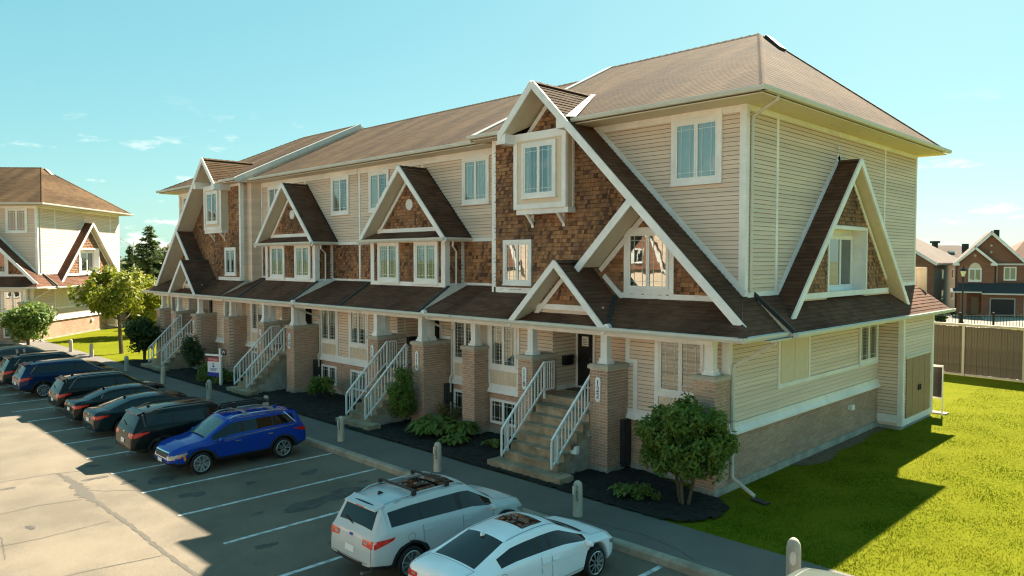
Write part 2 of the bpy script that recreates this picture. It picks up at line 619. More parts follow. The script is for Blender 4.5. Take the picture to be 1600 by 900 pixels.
def window(B, o, n, w, h, cas=0.11, ns=2, grille=True, back='dark', label=None):
    o, n = B.P(*o), B.D(*n)
    r = window_meshes(w, h, cas, ns, grille)
    wd = link('window', r['case'], B.root, face_mtx(o, n))
    for i in range(ns):
        mt = Matrix.Translation((-w / 2 + i * w / ns, 0, 0))
        link('sash', r['sash'], wd, mt)
        link('pane', r['pane'], wd, mt)
        if grille:
            link('glazing_bar', r['bar'], wd, mt)
    link('window_back', r['dark' if back in ('drapes', 'half', 'side') else back], wd)
    if back in ('drapes', 'half', 'side'):
        link('curtain' if back != 'half' else 'roller_blind', r[back], wd)
    return wd


class Builder:
    """places parts of one building; s=-1 mirrors the plan about x = dx/2"""

    def __init__(s, root, sgn=1, dx=0.0):
        s.root, s.sgn, s.dx = root, sgn, dx
        s.acc = None

    def P(s, x, y, z):
        return Vector((s.sgn * x + s.dx, y, z))

    def D(s, x, y, z):
        return Vector((s.sgn * x, y, z))

    def mb(s):
        return MB(s.P)

    def put(s, name, mat, fn, parent=None, **pr):
        m = s.mb()
        fn(m)
        return obj(name, m, mat, parent or s.root, **pr)

    def box(s, name, mat, *a, parent=None):
        return s.put(name, mat, lambda m: m.box(*a), parent)

    def add(s, key):
        return s.acc.setdefault(key, [])


def merged(lst):
    """join builders' mesh pieces (already transformed) into one"""
    out = MB()
    for m in lst:
        i = len(out.v)
        out.v += [tuple(m.tf(*p)) for p in m.v] if m.tf else m.v
        out.f += [tuple(k + i for k in f) for f in m.f]
    return out


# ------------------------------------------------------------------ townhouses
def newell(pts):
    n = Vector((0, 0, 0))
    for i in range(len(pts)):
        a, b = Vector(pts[i]), Vector(pts[(i + 1) % len(pts)])
        n += a.cross(b)
    return n.normalized()


def roofp(B, pts, name='gable_roof', course=0.15, width=0.34, thick=0.12, mat='soffit', lip=.016):
    if name == 'roof':
        course, lip = .17, .003
    n = newell(pts)
    if n.z < 0:
        n = -n
    m = B.mb()
    clad(m, pts, (0, 0, 1), n, course, width, t=lip, jit=0.25, wear=0.3)
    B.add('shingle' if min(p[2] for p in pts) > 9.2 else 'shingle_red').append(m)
    return B.put(name, mat, lambda q: q.prism(pts, -n * thick))


def board(B, name, p, q, w, h, mat='trim', up=(0, 0, 1)):
    return B.put(name, mat, lambda m: m.bar(p, q, w, h, up))


def shakes(B, pts, n=(0, -1, 0)):
    m = B.mb()
    clad(m, pts, (0, 0, 1), n, 0.125, 0.125, t=0.032, gap=0.008, jit=0.4, wear=0.4)
    B.add('shake').append(m)
    m = B.mb()
    k = Vector(n) * .001
    m.poly([Vector(p) + k for p in pts])
    B.add('gap_shade').append(m)


def sidingp(B, pts, n=(0, -1, 0), course=0.115, each=False):
    gp = .015 if min(p[2] for p in pts) < 3 else .009
    m = B.mb()
    k = Vector(n) * .001
    m.poly([Vector(p) + k for p in pts])
    B.add('gap_shade').append(m)  # dark backing stands in for the shadow line under each lap
    m = B.mb()
    if each:
        out = []
        clad(m, pts, (0, 0, 1), n, course, None, t=0.028, gap=gp, out=out)
        for q in out:
            obj('siding_board', q, 'siding', B.root)
    else:
        clad(m, pts, (0, 0, 1), n, course, None, t=0.028, gap=gp)
        B.add('siding').append(m)


BRICK1 = None


def brick_face(B, pts, n, each=False):
    m = B.mb()
    clad(m, pts, (0, 0, 1), n, 0.079, 0.225, t=0.010, gap=0.015, flat=True, wear=0.3)
    B.add('brick').append(m)


def rect_y(x0, x1, y, z0, z1):
    return [(x0, y, z0), (x1, y, z0), (x1, y, z1), (x0, y, z1)]


def rect_x(x, y0, y1, z0, z1):
    return [(x, y0, z0), (x, y1, z0), (x, y1, z1), (x, y0, z1)]


def pier(B, x0, x1, y0, y1, posts=1, number=None, each=False, meter=False):
    zt = 2.83
    pr = B.put('brick_pier', 'mortar', lambda m: m.box(x0, x1, y0, y1, 0.18, zt))
    B.put('pier_base', 'foundation', lambda m: m.box(x0 - .03, x1 + .03, y0 - .03, y1, -0.3, .18), pr)
    B.put('pier_cap', 'cap_stone', lambda m: (m.box(x0 - .055, x1 + .055, y0 - .055, y1 + .02, zt, zt + .1), m.box(x0 - .02, x1 + .02, y0 - .02, y1, zt + .1, zt + .125)), pr)
    if each:
        global BRICK1
        if BRICK1 is None:
            q = MB()
            q.box(0, 1, 0, 1, 0, 1)
            BRICK1 = q.mesh('brick', 'brick_single')
        for fx in (0, 1):
            L = (x1 - x0) if fx == 0 else (y1 - y0)
            for r in range(int((zt - .18) / .0795)):
                a = -(r % 2) * .1125
                while a < L - .02:
                    a0, a1 = max(a, 0) + (.007 if a > 0 else 0), min(a + .2095, L)
                    if a1 - a0 > .02:
                        d = .012 + rng.uniform(-.003, .003)
                        z = .18 + r * .0795 + .006
                        if fx == 0:
                            mt = Matrix.Translation((x0 + a0, y0 - d, z)) @ Matrix.Diagonal((a1 - a0, d + .01, .064, 1))
                        else:
                            mt = Matrix.Translation((x1 - .01, y0 + a0, z)) @ Matrix.Diagonal((d + .01, a1 - a0, .064, 1))
                        link('brick', BRICK1, pr, mt)
                    a += .225
    else:
        brick_face(B, rect_y(x0, x1, y0, .18, zt), (0, -1, 0))
        brick_face(B, rect_x(x1, y0, y1, .18, zt), (1, 0, 0))
    brick_face(B, rect_x(x0, y0, y1, .18, zt), (-1, 0, 0))
    xm = (x0 + x1) / 2
    ym = y0 + .32
    for k in range(posts):
        cy = ym + (k - (posts - 1) / 2) * 0.36 + (0.08 if posts > 1 else 0)
        cx = xm

        def post(m, cx=cx, cy=cy):
            for w, za, zb in ((.165, zt + .12, zt + .19), (.135, zt + .19, zt + .27), (.108, zt + .27, 3.9)):
                m.box(cx - w, cx + w, cy - w, cy + w, za, zb)
        B.put('porch_post', 'trim', post)
    if number:
        def plaque(m):
            p = []
            for i in range(16):
                t = 2 * math.pi * i / 16
                p.append((xm + .09 * math.cos(t), y0 - .02, 2.28 + (.25 if math.sin(t) >= 0 else -.25) + .09 * math.sin(t)))
            m.prism(p, (0, -.025, 0))
        pq = B.put('number_plaque', 'sign_white', plaque, pr, label='white plaque numbered ' + number)
        c = B.P(xm, y0 - .049, 2.28)
        link('house_number', text_mesh('house_number', '\n'.join(number), .215, 'ink', .82), pq, Matrix.Translation(c) @ TXT)
    if meter:
        B.put('meter_cabinet', 'dark_metal', lambda m: (m.box(x1 + .012, x1 + .13, y1 - .36, y1 - .01, .12, 1.42), m.box(x1 + .13, x1 + .16, y1 - .3, y1 - .08, .75, 1.1)))
    return pr


def belt(B, x0, x1, y, z0=1.41, z1=1.70):
    B.put('belt_course', 'trim', lambda m: m.prism([(x0, y - .11, z0), (x0, y - .11, z0 + .05), (x0, y - .03, z0 + .17), (x0, y - .03, z1), (x0, y + .02, z1), (x0, y + .02, z0)], (x1 - x0, 0, 0)))


def front_wall(B, x0, x1, y, wins, each=False):
    """main-floor wall piece: siding, belt course, brick below with a basement window, trim round each window"""
    sidingp(B, rect_y(x0, x1, y, 1.7, 3.92), each=each)
    belt(B, x0, x1, y)
    brick_face(B, rect_y(x0, x1, y, .2, 1.41), (0, -1, 0))
    B.box('foundation_wall', 'foundation', x0, x1, y - .04, y + .05, -.3, .2)
    for xc, w, back, bback in wins:
        z0, h = 2.32, 1.36
        window(B, (xc, y - .014, z0), (0, -1, 0), w, h, .0, back=back)
        for sx in (-1, 1):
            xx = xc + sx * (w / 2 + .1)
            B.box('window_trim', 'trim', xx - .06, xx + .06, y - .055, y, 1.7, 3.92)
        B.box('window_trim', 'trim', xc - w / 2 - .04, xc + w / 2 + .04, y - .05, y, z0 + h + .03, 3.92)
        B.box('window_trim', 'trim', xc - w / 2 - .04, xc + w / 2 + .04, y - .06, y, z0 - .16, z0 - .03)

        def panel(m):
            m.box(xc - w / 2 - .04, xc + w / 2 + .04, y - .025, y, 1.7, z0 - .16)
            k = xc - w / 2
            while k < xc + w / 2:
                m.box(k, k + .03, y - .034, y - .025, 1.7, z0 - .16)
                k += .11
        B.put('batten_panel', 'panel', panel)
        window(B, (xc, y - .014, .42), (0, -1, 0), w, .76, 0, back=bback)


def porch(B, xl, xr, each=False, yb=.40, doors=True):
    """recessed entrance between two piers with its floor, doors, steps and railings"""
    zf = 1.8
    B.put('porch_floor', 'step_stone', lambda m: m.box(xl, xr, -1.3, yb + .02, 1.62, zf))
    B.put('porch_side', 'foundation', lambda m: m.box(xl + .02, xr - .02, -1.25, yb, -.2, 1.62))
    sidingp(B, rect_y(xl, xr, yb, zf, 3.92))
    for x, n in ((xl, 1), (xr, -1)):
        sidingp(B, rect_x(x, -.72, yb, zf, 3.92), (n, 0, 0))
        B.box('porch_trim', 'trim', min(x + n * .005, x + n * .03), max(x + n * .005, x + n * .03), -.72, yb - .03, zf, zf + .14)
    B.box('porch_trim', 'trim', xl + .03, xr - .03, yb - .03, yb, zf, zf + .14)
    for k, dx in enumerate((xl + .42, xr - .42)):
        d = B.put('front_door', 'door_dark', lambda m: (m.box(dx - .3, dx + .3, yb - .05, yb, zf + .06, 3.68), m.box(dx - .2, dx + .2, yb - .062, yb - .05, zf + .25, zf + .8), m.box(dx - .2, dx + .2, yb - .062, yb - .05, zf + .95, zf + 1.65)))
        B.put('door_handle', 'chrome', lambda m: m.box(dx + .2, dx + .25, yb - .1, yb - .05, zf + .92, zf + .97), d)
        B.put('door_frame', 'trim', lambda m: (m.box(dx - .38, dx - .3, yb - .07, yb, zf, 3.76), m.box(dx + .3, dx + .38, yb - .07, yb, zf, 3.76), m.box(dx - .3, dx + .3, yb - .07, yb, 3.68, 3.76), m.box(dx - .3, dx + .3, yb - .09, yb, zf + .01, zf + .06)), d)
        if each and k == 0:
            pp = B.put('door_notice', 'paper', lambda m: m.box(dx - .13, dx + .13, yb - .066, yb - .062, 3.12, 3.42), d)
            B.put('notice_print', 'ink', lambda m: [m.box(dx - .09, dx + .09 - .03 * (i % 2), yb - .068, yb - .066, 3.17 + i * .05, 3.185 + i * .05) for i in range(4)], pp)
    B.put('mailbox', 'mailbox', lambda m: (m.box(xl + .02, xl + .16, -.30, .10, 2.55, 2.82), m.box(xl + .02, xl + .18, -.31, .11, 2.78, 2.84)))
    B.put('doormat', 'dark_metal', lambda m: m.box(xl + .15, xl + .75, -.25, .2, zf + .001, zf + .018))
    # steps: a wide bottom slab, then seven risers
    sl, sr = xl + .25, xr - .55
    B.box('step', 'step_stone', sl - .28, sr + .45, -3.42, -2.9, -.1, .2)
    n, rise, run = 6, (zf - .2) / 7, .26
    for i in range(n):
        z1 = .2 + rise * (i + 1)
        y0 = -3.02 + i * run
        ye = y0 + run - .003 if i < n - 1 else -1.304
        B.put('step', 'step_stone', lambda m: (m.box(sl, sr, y0, ye, -.1, z1 - .05), m.box(sl - .02, sr + .02, y0 - .025, ye - .002, z1 - .05, z1)))
    B.put('step_side', 'foundation', lambda m: [m.box(sr, sr + .008, -3.02 + i * run + .12, -3.02 + (i + 1) * run + .119, -.1, max(.02, .2 + rise * (i + 1) - .26)) for i in range(1, n)])
    for x in (sl + .06, sr - .06):
        ya, yt = -3.18, -1.42
        za, zt_ = .2, zf

        def rail(m, x=x):
            zz = lambda y: za + (y + 3.02) / (1.6) * (zt_ - za)
            m.bar((x, ya, zz(ya) + 1.02), (x, yt, zz(yt) + .98), .06, .05)
            m.bar((x, ya, zz(ya) + .30), (x, yt, zz(yt) + .22), .045, .04)
            k = 13
            for i in range(k + 1):
                y = ya + (yt - ya) * i / k
                m.box(x - .013, x + .013, y - .013, y + .013, zz(y) + .26, zz(y) + .99)
            m.box(x - .025, x + .025, -2.97, -2.92, .2, zz(-2.95) + .95)
            m.box(x - .025, x + .025, ya - .025, ya + .025, zz(ya) + .28, zz(ya) + 1.0)
            m.box(x - .025, x + .025, yt - .02, yt + .03, zf - .1, zf + .98)
            if x < (sl + sr) / 2:
                m.bar((x, yt, zf + .97), (x, yt + .42, zf + .97), .06, .05)
                m.bar((x, yt, zf + .16), (x, yt + .42, zf + .16), .045, .04)
                for i in range(5):
                    m.box(x - .013, x + .013, yt + .02 + i * .1, yt + .046 + i * .1, zf + .15, zf + .96)
        B.put('stair_railing', 'rail_white', rail)
    if each:
        B.put('garden_light', 'paper', lambda m: (m.prism([(sr + .03, -2.5, .62), (sr + .20, -2.5, .62), (sr + .15, -2.42, .80), (sr + .07, -2.42, .80)], (0, .12, 0)), m.box(sr - .001, sr + .03, -2.5, -2.36, .6, .7)))
        for yy_ in (-1.95, -1.72):
            B.put('wall_outlet', 'cap_stone', lambda m: m.box(sr - .004, sr + .05, yy_ - .07, yy_ + .07, .72 + (yy_ + 1.95), .88 + (yy_ + 1.95)))


def end_unit(B, side=True, each=False, nums=('122', '118'), D=13.3, gy=5.85, left_len=9.35):
    # solid bodies behind the cladding
    B.put('wall', 'siding', lambda m: (m.box(-left_len, -.45, .004, D, 3.98, 9.76), m.box(-.45, -.004, .004, gy - 1.62, 3.98, 9.76), m.box(-.45, -.004, gy + 1.5, D, 3.98, 9.76),
                                       m.box(-.45, -.004, gy - 1.62, gy + 1.5, 6.8, 9.76), m.box(-.45, -.004, gy - 1.62, gy + 1.5, 3.98, 4.75)))
    B.put('wall', 'siding', lambda m: (m.prism([(-8.86, -.346, 4.5), (-.02, -.346, 4.5), (-5.15, -.346, 9.62), (-5.15, -.346, 9.74), (-8.86, -.346, 9.74)], (0, .34, 0)),
                                       m.prism([(-7.45, -.347, 9.70), (-5.2, -.347, 9.70), (-6.3, -.347, 10.85)], (0, 2, 0))))
    B.put('wall', 'mortar', lambda m: (m.box(-3.1, -.006, -.746, D, -.3, 3.93), m.box(-left_len, -5.9, -.596, .6, -.3, 3.93), m.box(-left_len, -3.1, .404, D, -.3, 3.93)))
    # third-floor siding right of the great gable, and its trim
    sidingp(B, [(-4.93, 0, 9.6), (-.0, 0, 4.68), (0, 0, 9.6)], each=each)
    board(B, 'flashing_board', (-5.05, -.02, 9.93), (.0, -.02, 4.93), .04, .2, up=(1, 0, 1))
    B.put('corner_board', 'trim', lambda m: (m.box(-.15, .03, -.03, 0, 4.86, 9.74), m.box(0, .03, 0, .15, 4.86, 9.74)))
    B.box('frieze_board', 'trim', -4.95, -.15, -.025, 0, 9.56, 9.74)
    window(B, (-1.40, -.018, 7.95), (0, -1, 0), 1.26, 1.5, .13, back='curtain')
    B.box('window_trim', 'trim', -2.16, -.64, -.045, 0, 9.56, 9.74)
    # great gable: right slope down to the corner, left stub, and the small slopes of the window gable
    e = .0
    roofp(B, [(-6.3, -1.2, 11.14), (-5.05, -1.2, 9.89), (-5.05, -.85, 9.89), (-6.3, 1.72, 11.14)])
    roofp(B, [(-6.3, -1.2, 11.14), (-6.3, 1.72, 11.14), (-7.6, -.85, 9.84), (-7.6, -1.2, 9.84)])
    roofp(B, [(-5.05, -1.2, 9.88), (0.0, -1.2, 4.83), (0.0, -.0, 4.83), (-5.05, -.0, 9.88)])
    roofp(B, [(0.0, -1.2, 4.84), (.85, -1.2, 3.99), (.85, .5, 3.99), (0.0, .5, 4.84)])
    roofp(B, [(.60, -1.2, 4.235), (.85, -1.72, 3.985), (.85, -1.2, 3.985)])
    roofp(B, [(-2.66, -1.2, 7.48), (-2.66, -.36, 7.48), (-4.47, -.36, 5.67), (-4.47, -1.2, 5.67)])
    for p, q in (((-6.33, -1.23, 11.10), (.64, -1.23, 4.13)), ((-6.27, -1.232, 11.10), (-7.72, -1.232, 9.65)), ((-2.58, -1.234, 7.46), (-4.52, -1.234, 5.52))):
        board(B, 'rake_board', p, q, .05, .21, up=(1, 0, 1) if q[0] > p[0] else (-1, 0, 1))
    B.put('eave_return', 'trim', lambda m: (m.box(-7.78, -7.42, -1.24, -.36, 9.42, 9.72),))
    B.put('eave_return', 'trim', lambda m: m.prism([(-5.34, -1.21, 9.98), (-4.86, -1.21, 9.62), (-5.34, -1.21, 9.62)], (0, .8, 0)))
    # cedar shakes of the gable wall
    shakes(B, [(-8.83, -.35, 4.7), (-.07, -.35, 4.7), (-4.97, -.35, 9.6), (-8.83, -.35, 9.6)])
    shakes(B, [(-7.35, -.35, 9.72), (-5.25, -.35, 9.72), (-6.3, -.35, 10.76)])
    for p, q in (((-6.36, -.38, 10.78), (-5.2, -.38, 9.62)), ((-6.24, -.38, 10.78), (-7.4, -.38, 9.62)), ((-2.62, -.38, 7.2), (-4.33, -.38, 5.49)), ((-4.20, -.382, 5.35), (-3.52, -.382, 4.72))):
        board(B, 'gable_trim', p, q, .05, .14, up=(1, 0, 1) if (q[0] > p[0]) else (-1, 0, 1))
    B.box('base_board', 'trim', -3.6, -.1, -.385, -.35, 4.70, 4.87)
    B.box('base_board', 'trim', -8.83, -6.2, -.385, -.35, 4.72, 4.9)
    B.put('corner_board', 'trim', lambda m: (m.box(-8.92, -8.75, -.385, -.35, 4.72, 9.74), m.box(-8.92, -8.87, -.35, -.2, 4.72, 9.74), m.box(-8.905, -8.87, .44, .6, 4.72, 9.74)))
    sidingp(B, [(-8.864, -.2, 4.95), (-8.864, .44, 4.95), (-8.864, .44, 9.7), (-8.864, -.2, 9.7)], (-1, 0, 0))
    B.put('downspout', 'gutter', lambda m: m.tube([(-9.0, .3, 9.75), (-8.95, .3, 9.5), (-8.95, .3, 4.85)], .04, 6))
    B.box('frieze_board', 'trim', -8.75, -7.5, -.38, -.35, 9.6, 9.74)
    # window of the small gable and of the shake wall
    window(B, (-2.66, -.372, 5.02), (0, -1, 0), 1.28, 1.5, .0, back='dark')
    for x0, x1, zt in ((-3.48, -3.33, 6.68), (-1.99, -1.84, 6.45)):
        B.box('window_trim', 'trim', x0, x1, -.40, -.35, 4.87, zt)
    B.box('window_trim', 'trim', -3.33, -1.99, -.40, -.35, 6.55, 6.7)
    B.box('window_trim', 'trim', -3.33, -1.99, -.395, -.35, 4.87, 4.99)
    window(B, (-7.72, -.372, 5.10), (0, -1, 0), 1.06, 1.24, .11, back='dark')
    # box window under the peak
    B.put('box_window', 'panel', lambda m: m.box(-7.5, -5.36, -.75, -.3, 7.38, 9.74))
    for a in ((-7.52, -7.36, -.78, -.74, 7.38, 9.74), (-5.5, -5.34, -.78, -.74, 7.38, 9.74), (-7.36, -5.5, -.78, -.74, 7.38, 7.54), (-7.36, -5.5, -.78, -.74, 9.5, 9.74), (-5.37, -5.335, -.74, -.66, 7.38, 9.74), (-5.37, -5.335, -.44, -.36, 7.38, 9.74)):
        B.box('box_trim', 'trim', *a)
    B.put('box_ledge', 'trim', lambda m: m.box(-7.45, -5.3, -.72, -.3, 7.22, 7.38))
    for x in (-7.05, -5.75):
        B.put('bracket', 'trim', lambda m: (m.prism([(x - .05, -.36, 6.85), (x - .05, -.36, 6.99), (x - .05, -.58, 7.22), (x - .05, -.70, 7.22)], (.1, 0, 0)), m.box(x - .05, x + .05, -.40, -.35, 6.82, 7.22)))
    window(B, (-6.43, -.755, 7.82), (0, -1, 0), 1.22, 1.5, .10, back='drapes')
    # porch roof
    roofp(B, [(-left_len, -1.75, 3.96), (.85, -1.75, 3.96), (.60, -1.2, 4.262), (.13, -.35, 4.73), (-left_len, -.35, 4.73)], 'porch_roof')
    xc, hw, zr = -4.84, 1.78, 5.76
    roofp(B, [(xc, -1.82, zr), (xc + hw, -1.82, zr - hw), (xc + 1.0, -.35, zr - 1.0), (xc, -.35, zr)])
    roofp(B, [(xc, -1.82, zr), (xc, -.35, zr), (xc - 1.0, -.35, zr - 1.0), (xc - hw, -1.82, zr - hw)])
    for sx in (-1, 1):
        board(B, 'rake_board', (xc - sx * .03, -1.845 - .001 * sx, zr - .03), (xc + sx * (hw + .06), -1.845 - .001 * sx, zr - hw - .12), .05, .17, up=(sx, 0, 1))
        board(B, 'gable_trim', (xc - sx * .05, -1.29, zr - .32), (xc + sx * 1.28, -1.29, zr - 1.65), .05, .13, up=(sx, 0, 1))
    shakes(B, [(xc - 1.14, -1.25, 4.5), (xc + 1.14, -1.25, 4.5), (xc, -1.25, 5.55)])
    B.put('gable_wall', 'siding', lambda m: m.prism([(xc - 1.4, -1.247, 4.1), (xc + 1.4, -1.247, 4.1), (xc + 1.4, -1.247, 4.18), (xc, -1.247, 5.58), (xc - 1.4, -1.247, 4.18)], (0, .3, 0)))
    B.box('base_board', 'trim', xc - 1.32, xc + 1.32, -1.295, -1.25, 4.34, 4.5)
    board(B, 'valley_flashing', (xc + 1.02, -.40, zr - .98), (xc + hw - .02, -1.70, zr - hw + .05), .2, .02, mat='dark_metal', up=(.3, -.4, .8))
    gutter(B, [(-left_len, -1.82, 3.9), (.98, -1.82, 3.9)])
    gutter(B, [(.93, -1.87, 3.9), (.93, .52, 3.9)])
    B.put('gutter_cap', 'trim', lambda m: m.tube([(-3.0, -1.82, 3.99), (-3.0, -1.70, 3.99)], .11, 10))
    B.box('porch_soffit', 'soffit', -left_len, .85, -1.75, -.6, 3.87, 3.90)
    B.box('porch_soffit', 'soffit', -5.9, -3.1, -.6, .5, 3.88, 3.91)
    B.box('porch_beam', 'trim', -left_len, .0, -1.56, -1.26, 3.74, 3.88)
    # main floor
    front_wall(B, -3.1, -.0, -.75, [(-1.35, 1.28, 'dark', 'blind')])
    front_wall(B, -8.85, -5.92, -.60, [(-8.12, 1.16, 'drapes', 'dark')])
    B.put('corner_board', 'trim', lambda m: (m.box(-3.12, -2.98, -.785, -.75, 2.95, 3.92), m.box(-2.98, -2.72, -.785, -.75, 2.95, 3.07), m.box(-2.86, -2.72, -.785, -.75, 1.7, 2.95), m.box(-3.12, -3.08, -.75, .38, 2.95, 3.9)))
    B.put('corner_board', 'trim', lambda m: (m.box(-.17, .03, -.79, -.75, 2.9, 3.92), m.box(-.33, -.17, -.785, -.75, 2.9, 3.02), m.box(0, .03, -.75, -.6, 2.9, 3.92)))
    porch(B, -5.9, -3.1, each=each)
    pier(B, -3.65, -3.05, -1.68, -.76, 1, nums[0], each=each, meter=True)
    pier(B, -6.42, -5.84, -1.68, -.61, 1, nums[1])
    pier(B, -.58, .02, -1.42, -.76, 1)
    pier(B, -9.42, -8.83, -1.28, -.36, 1)
    # roof: hip end; the slopes stop at the valleys of the peak
    ze, sl = 9.9, .485
    zz = lambda y: ze + sl * (y + .85)
    yr, xa, ex = 6.55, -3.0, .85
    yb = 2 * yr + .85
    if abs(D - 13.3) > .1:
        yb = D + .65
        yr = (yb - .85) / 2
        xa = -3.0
    zr = zz(yr)
    P = lambda x, y: (x, y, zz(y))
    roofp(B, [P(-left_len, -.85), P(-7.6, -.85), P(-7.6, yr), P(-left_len, yr)], 'roof', .15, .42, .1)
    roofp(B, [P(-7.6, -.85), P(-6.3, 1.72), P(-6.3, yr), P(-7.6, yr)], 'roof', .15, .42, .1)
    roofp(B, [P(-6.3, 1.72), P(-5.05, -.85), P(-5.05, yr), P(-6.3, yr)], 'roof', .15, .42, .1)
    kx = (ex - xa) / (yr + .85)
    roofp(B, [P(-5.05, -.85), P(ex, -.85), P(xa, yr), P(-5.05, yr)], 'roof', .15, .42, .1)
    roofp(B, [(ex, -.85, ze), (ex, yb, ze), (xa, yr, zr)], 'roof', .15, .42, .1)
    roofp(B, [(ex, yb, ze), (-left_len, yb, ze), (-left_len, yr, zr), (xa, yr, zr)], 'roof', .15, None, .1)
    for a, b in (((ex, -.85, ze + .01), (xa, yr, zr + .01)), ((ex, yb, ze + .01), (xa, yr, zr + .01)), ((xa, yr, zr + .01), (-left_len, yr, zr + .01)), ((-6.3, -1.2, 11.15), (-6.3, 1.7, 11.15)), ((xc, -1.82, 5.77), (xc, -.36, 5.77)), ((.88, -1.78, 3.985), (.60, -1.2, 4.27))):
        caps(B, a, b)
    B.put('valley_flashing', 'flashing', lambda m: m.prism([(-5.0, -1.19, 9.93), (-4.80, -.95, 9.93), (-6.22, 1.72, 11.19), (-6.30, 1.6, 11.19)], (0, 0, .012)))
    gutter(B, [(-4.98, -.92, 9.82), (ex + .13, -.92, 9.82)])
    gutter(B, [(-left_len - .2, -.92, 9.82), (-7.72, -.92, 9.82)])
    gutter(B, [(ex + .07, -.98, 9.82), (ex + .07, yb + .1, 9.82)])
    B.put('roof_soffit', 'soffit', lambda m: (m.box(-5.0, ex, -.85, -.001, 9.745, 9.775), m.box(-left_len, -7.6, -.85, -.35, 9.745, 9.775), m.box(.002, ex, 0, yb, 9.745, 9.775), m.box(-left_len, 0, D, yb, 9.745, 9.775)))
    for y_, x_ in ((4.6, .42), (6.3, .5), (8.4, .42)):
        B.put('soffit_vent', 'gutter', lambda m: m.box(x_ - .08, x_ + .08, y_ - .14, y_ + .14, 9.735, 9.745))
    B.put('ridge_vent', 'dark_metal', lambda m: (m.prism([(xa + .12, yr + .1, zr - .12), (xa + .62, yr + .1, zr - .60), (xa + .70, yr + .1, zr - .53), (xa + .2, yr + .1, zr - .03)], (0, .5, 0)),))
    # step in the roof where the next house sits lower
    B.put('parapet_flashing', 'flashing', lambda m: (m.bar((-left_len + .02, -.9, zz(-.9) + .03), (-left_len + .02, yr, zr + .03), .26, .04), m.bar((-left_len - .1, -.9, zz(-.9) - .08), (-left_len - .1, yr, zr - .08), .03, .24)))
    B.put('parapet_wall', 'siding', lambda m: m.prism([(-left_len - .06, -.8, 9.72), (-left_len - .06, yb, 9.72), (-left_len - .06, yr, zr - .12)], (.1, 0, 0)))
    if not side:
        return
    # end wall
    for y0, y1 in ((.15, gy - 4.18), (gy + 4.12, D)):
        sidingp(B, rect_x(0, y0, y1, 4.95, 9.6), (1, 0, 0), each=each)
    zm = 4.95 + 17 * .115
    sidingp(B, rect_x(0, gy - 4.06, gy + 4.0, zm, 9.6), (1, 0, 0), each=each)
    sidingp(B, rect_x(0, gy - 4.06, gy - 1.62, 4.95, zm), (1, 0, 0), each=each)
    sidingp(B, rect_x(0, gy + 1.5, gy + 4.0, 4.95, zm), (1, 0, 0), each=each)
    for y in (gy - 4.12, gy + 4.06):
        B.box('corner_board', 'trim', 0, .03, y - .06, y + .06, 4.97, 9.6)
    B.box('corner_board', 'trim', 0, .03, D - .1, D + .02, 4.97, 9.74)
    B.box('frieze_board', 'trim', 0, .022, .15, D - .1, 9.6, 9.74)
    B.box('base_board', 'trim', 0, .035, .15, D, 4.83, 4.97)
    B.put('side_outlet', 'gutter', lambda m: m.box(.016, .08, gy - .2, gy, 9.18, 9.26))
    es, zs = 1.08, 3.93
    roofp(B, [(0, .5, 4.86), (es, .5, zs), (es, D + .75, zs), (0, D + .05, 4.86)], 'porch_roof')
    roofp(B, [(0, D + .05, 4.86), (es, D + .75, zs), (-1.5, D + .75, zs), (-1.5, D + .05, 4.86)], 'porch_roof')
    board(B, 'hip_flashing', (0.0, .5, 4.93), (es + .02, .5, 4.0), .07, .10, mat='dark_metal')
    gutter(B, [(es + .07, .45, 3.87), (es + .07, D + .85, 3.87)])
    B.box('porch_soffit', 'soffit', 0, es, -.7, D + .75, 3.83, 3.86)
    # gable with the deep-set window
    za = 8.82
    for sg in (-1, 1):
        roofp(B, [(0, gy, za), (.68, gy, za), (.68, gy + sg * 4.55, za - 4.55), (0, gy + sg * 3.97, za - 3.97)])
        board(B, 'rake_board', (.70 + .001 * sg, gy - sg * .02, za - .02), (.70 + .001 * sg, gy + sg * 4.68, za - 4.72), .05, .18, up=(0, sg, 1))
        board(B, 'flashing_board', (.02, gy - sg * .1, za + .2), (.02, gy + sg * 3.95, za - 3.85), .04, .16, up=(0, sg, 1))
        board(B, 'gable_trim', (.37, gy - sg * .05, za - .32), (.37, gy + sg * 3.3, za - 3.67), .05, .12, up=(0, sg, 1))
    caps(B, (0, gy, za + .01), (.68, gy, za + .01))
    w0, w1, wt, wb = gy - 1.5, gy + 1.38, 6.72, 4.92
    shakes(B, [(.35, gy - 1.75, 6.85), (.35, gy + 1.75, 6.85), (.35, gy, 8.55)], (1, 0, 0))
    shakes(B, [(.35, gy - 3.5, 4.85), (.35, w0 - .08, 4.85), (.35, w0 - .08, 6.85), (.35, gy - 1.75, 6.85)], (1, 0, 0))
    shakes(B, [(.35, w1 + .08, 4.85), (.35, gy + 3.5, 4.85), (.35, gy + 1.75, 6.85), (.35, w1 + .08, 6.85)], (1, 0, 0))
    B.put('gable_wall', 'siding', lambda m: (m.prism([(.347, gy - 3.7, 4.65), (.347, w0 - .045, 4.65), (.347, w0 - .045, 6.8), (.347, gy - 1.7, 6.8)], (-.33, 0, 0)), m.prism([(.347, w1 + .045, 4.65), (.347, gy + 3.7, 4.65), (.347, gy + 1.7, 6.8), (.347, w1 + .045, 6.8)], (-.33, 0, 0)), m.prism([(.346, gy - 1.78, 6.8), (.346, gy + 1.78, 6.8), (.346, gy, 8.58)], (-.33, 0, 0))))
    B.box('base_board', 'trim', .34, .40, gy - 3.45, gy + 3.45, 4.70, 4.86)
